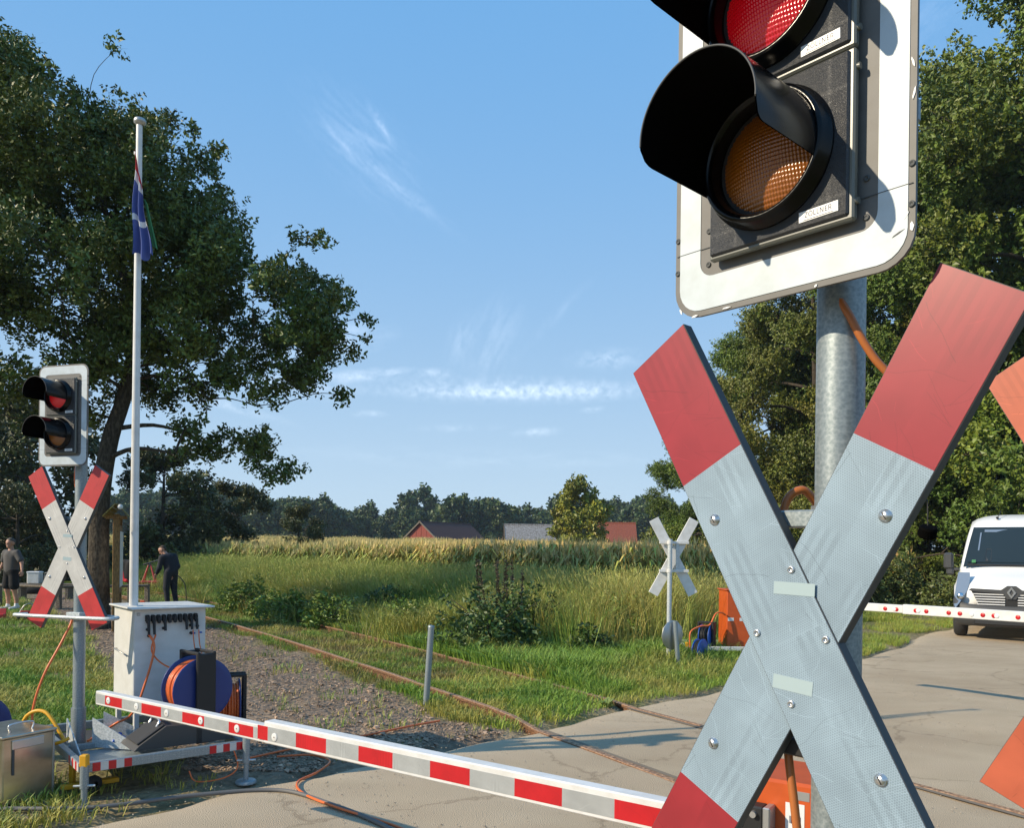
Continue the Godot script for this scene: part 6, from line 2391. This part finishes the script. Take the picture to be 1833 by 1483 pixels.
	var lt := tree("lawn_tree", "dark dense tree at the left edge behind the walking man", V(-21.5, 0, -36.0), [V(0, -0.2, 0), V(0, 2.5, 0), V(0.1, 6.5, 0)], [0.22, 0.18, 0.05], egg(40, V(0, 4.6, 0), V(3.4, 3.6, 3.2), 0.95, 0.3, 0.35) + egg(14, V(0, 1.4, 0), V(3.2, 0.9, 3.0), 0.8), 40, dk, Color(0.055, 0.075, 0.02), 4, "dark trees behind the lawn")
	dup(lt, V(-16.6, 0, -38.5), 1.6, 0.78, "lower dark tree behind the lawn, seen through the left crossbuck")
	dup(lt, V(-26.5, 0, -36.0), 2.9, 1.2, "tall dark tree beyond the left edge of the lawn")
	dup(lt, V(-19.2, 0, -31.5), 4.0, 0.5, "low dark bush tree behind the bench")
	dup(lt, V(-14.4, 0, -42.5), 5.1, 0.62, "dark bushy tree right of the notice board, behind the lawn")
	dup(lt, V(-12.4, 0, -47.0), 0.8, 0.5, "small bushy tree at the field's left corner")
	# wood on the horizon: leafy trees on the left, spruces towards the right
	rng.seed = 52
	var fs := sprig(14, 0.9, 0.34, 2.3, 16)
	var far := []
	for k in 3:
		far.append(tree("far_tree", "", Vector3.ZERO, [V(0, -0.5, 0), V(0, 4, 0), V(0, 11, 0)], [0.35, 0.28, 0.06], egg(26, V(0, 7.6, 0), V(4.0, 4.6, 4.0), 1.7, 0.3, 0.3) + egg(9, V(0, 2.6, 0), V(3.8, 1.8, 3.6), 1.6), 6, fs, Color(0.055, 0.096, 0.022), 3, "leafy trees of the wood on the horizon"))
	for k in 2:
		var l := []
		for i in 44:
			var t := pow((i + 0.5) / 44.0, 0.8)
			var a := i * 2.4
			var r := (1.0 - t) * 2.9 + 0.15
			l.append([V(cos(a) * r * 0.7, 1.5 + t * 13.0, sin(a) * r * 0.7), V(0.35 + r * 0.42, 0.42, 0.35 + r * 0.42)])
		far.append(tree("far_spruce", "", Vector3.ZERO, [V(0, -0.5, 0), V(0, 6, 0), V(0, 15.2, 0)], [0.3, 0.2, 0.04], l, 9, sprig(12, 0.6, 0.2, 1.3, 17 + k, 0.5), Color(0.042, 0.06, 0.024), 2, "spruces of the wood on the horizon"))
	var first := {}
	for row in 3:
		for i in 46:
			var u := -0.60 + i * 0.0206 + rng.randf_range(-0.006, 0.006) + row * 0.007
			var d := 205.0 + row * 26.0 + rng.randf_range(-9, 9) + maxf(u, -0.1) * 60.0
			var x := u * d
			if u > 0.30 or u < -0.52:
				continue
			var sp := u > -0.11 and u < 0.07 and rng.randf() < (0.75 if row > 0 else 0.25)
			var k := (3 + (i + row) % 2) if sp else (i + row) % 3
			var s := rng.randf_range(0.72, 1.2) * (0.86 if sp else 1.0) * (0.86 if row == 0 else 1.05)
			if u > -0.21 and u < -0.13:
				s *= 0.72
			var at := V(x, land(x, -d), -d)
			var lab: String = ("pointed spruce" if sp else "dark leafy tree") + [", front row", ", middle row", ", rear row"][row] + " of far wood, " + ("behind the lawn at the left" if u < -0.42 else "right of the flag pole" if u < -0.25 else "left of the red barn" if u < -0.14 else "above the red barn" if u < -0.04 else "above the grey shed" if u < 0.06 else "behind the round field tree" if u < 0.14 else "right of the round field tree")
			if not first.has(k):
				first[k] = true
				far[k].position = at
				far[k].scale = Vector3.ONE * s
				far[k].set_meta("label", lab)
			else:
				dup(far[k], at, rng.randf() * TAU, s, lab)
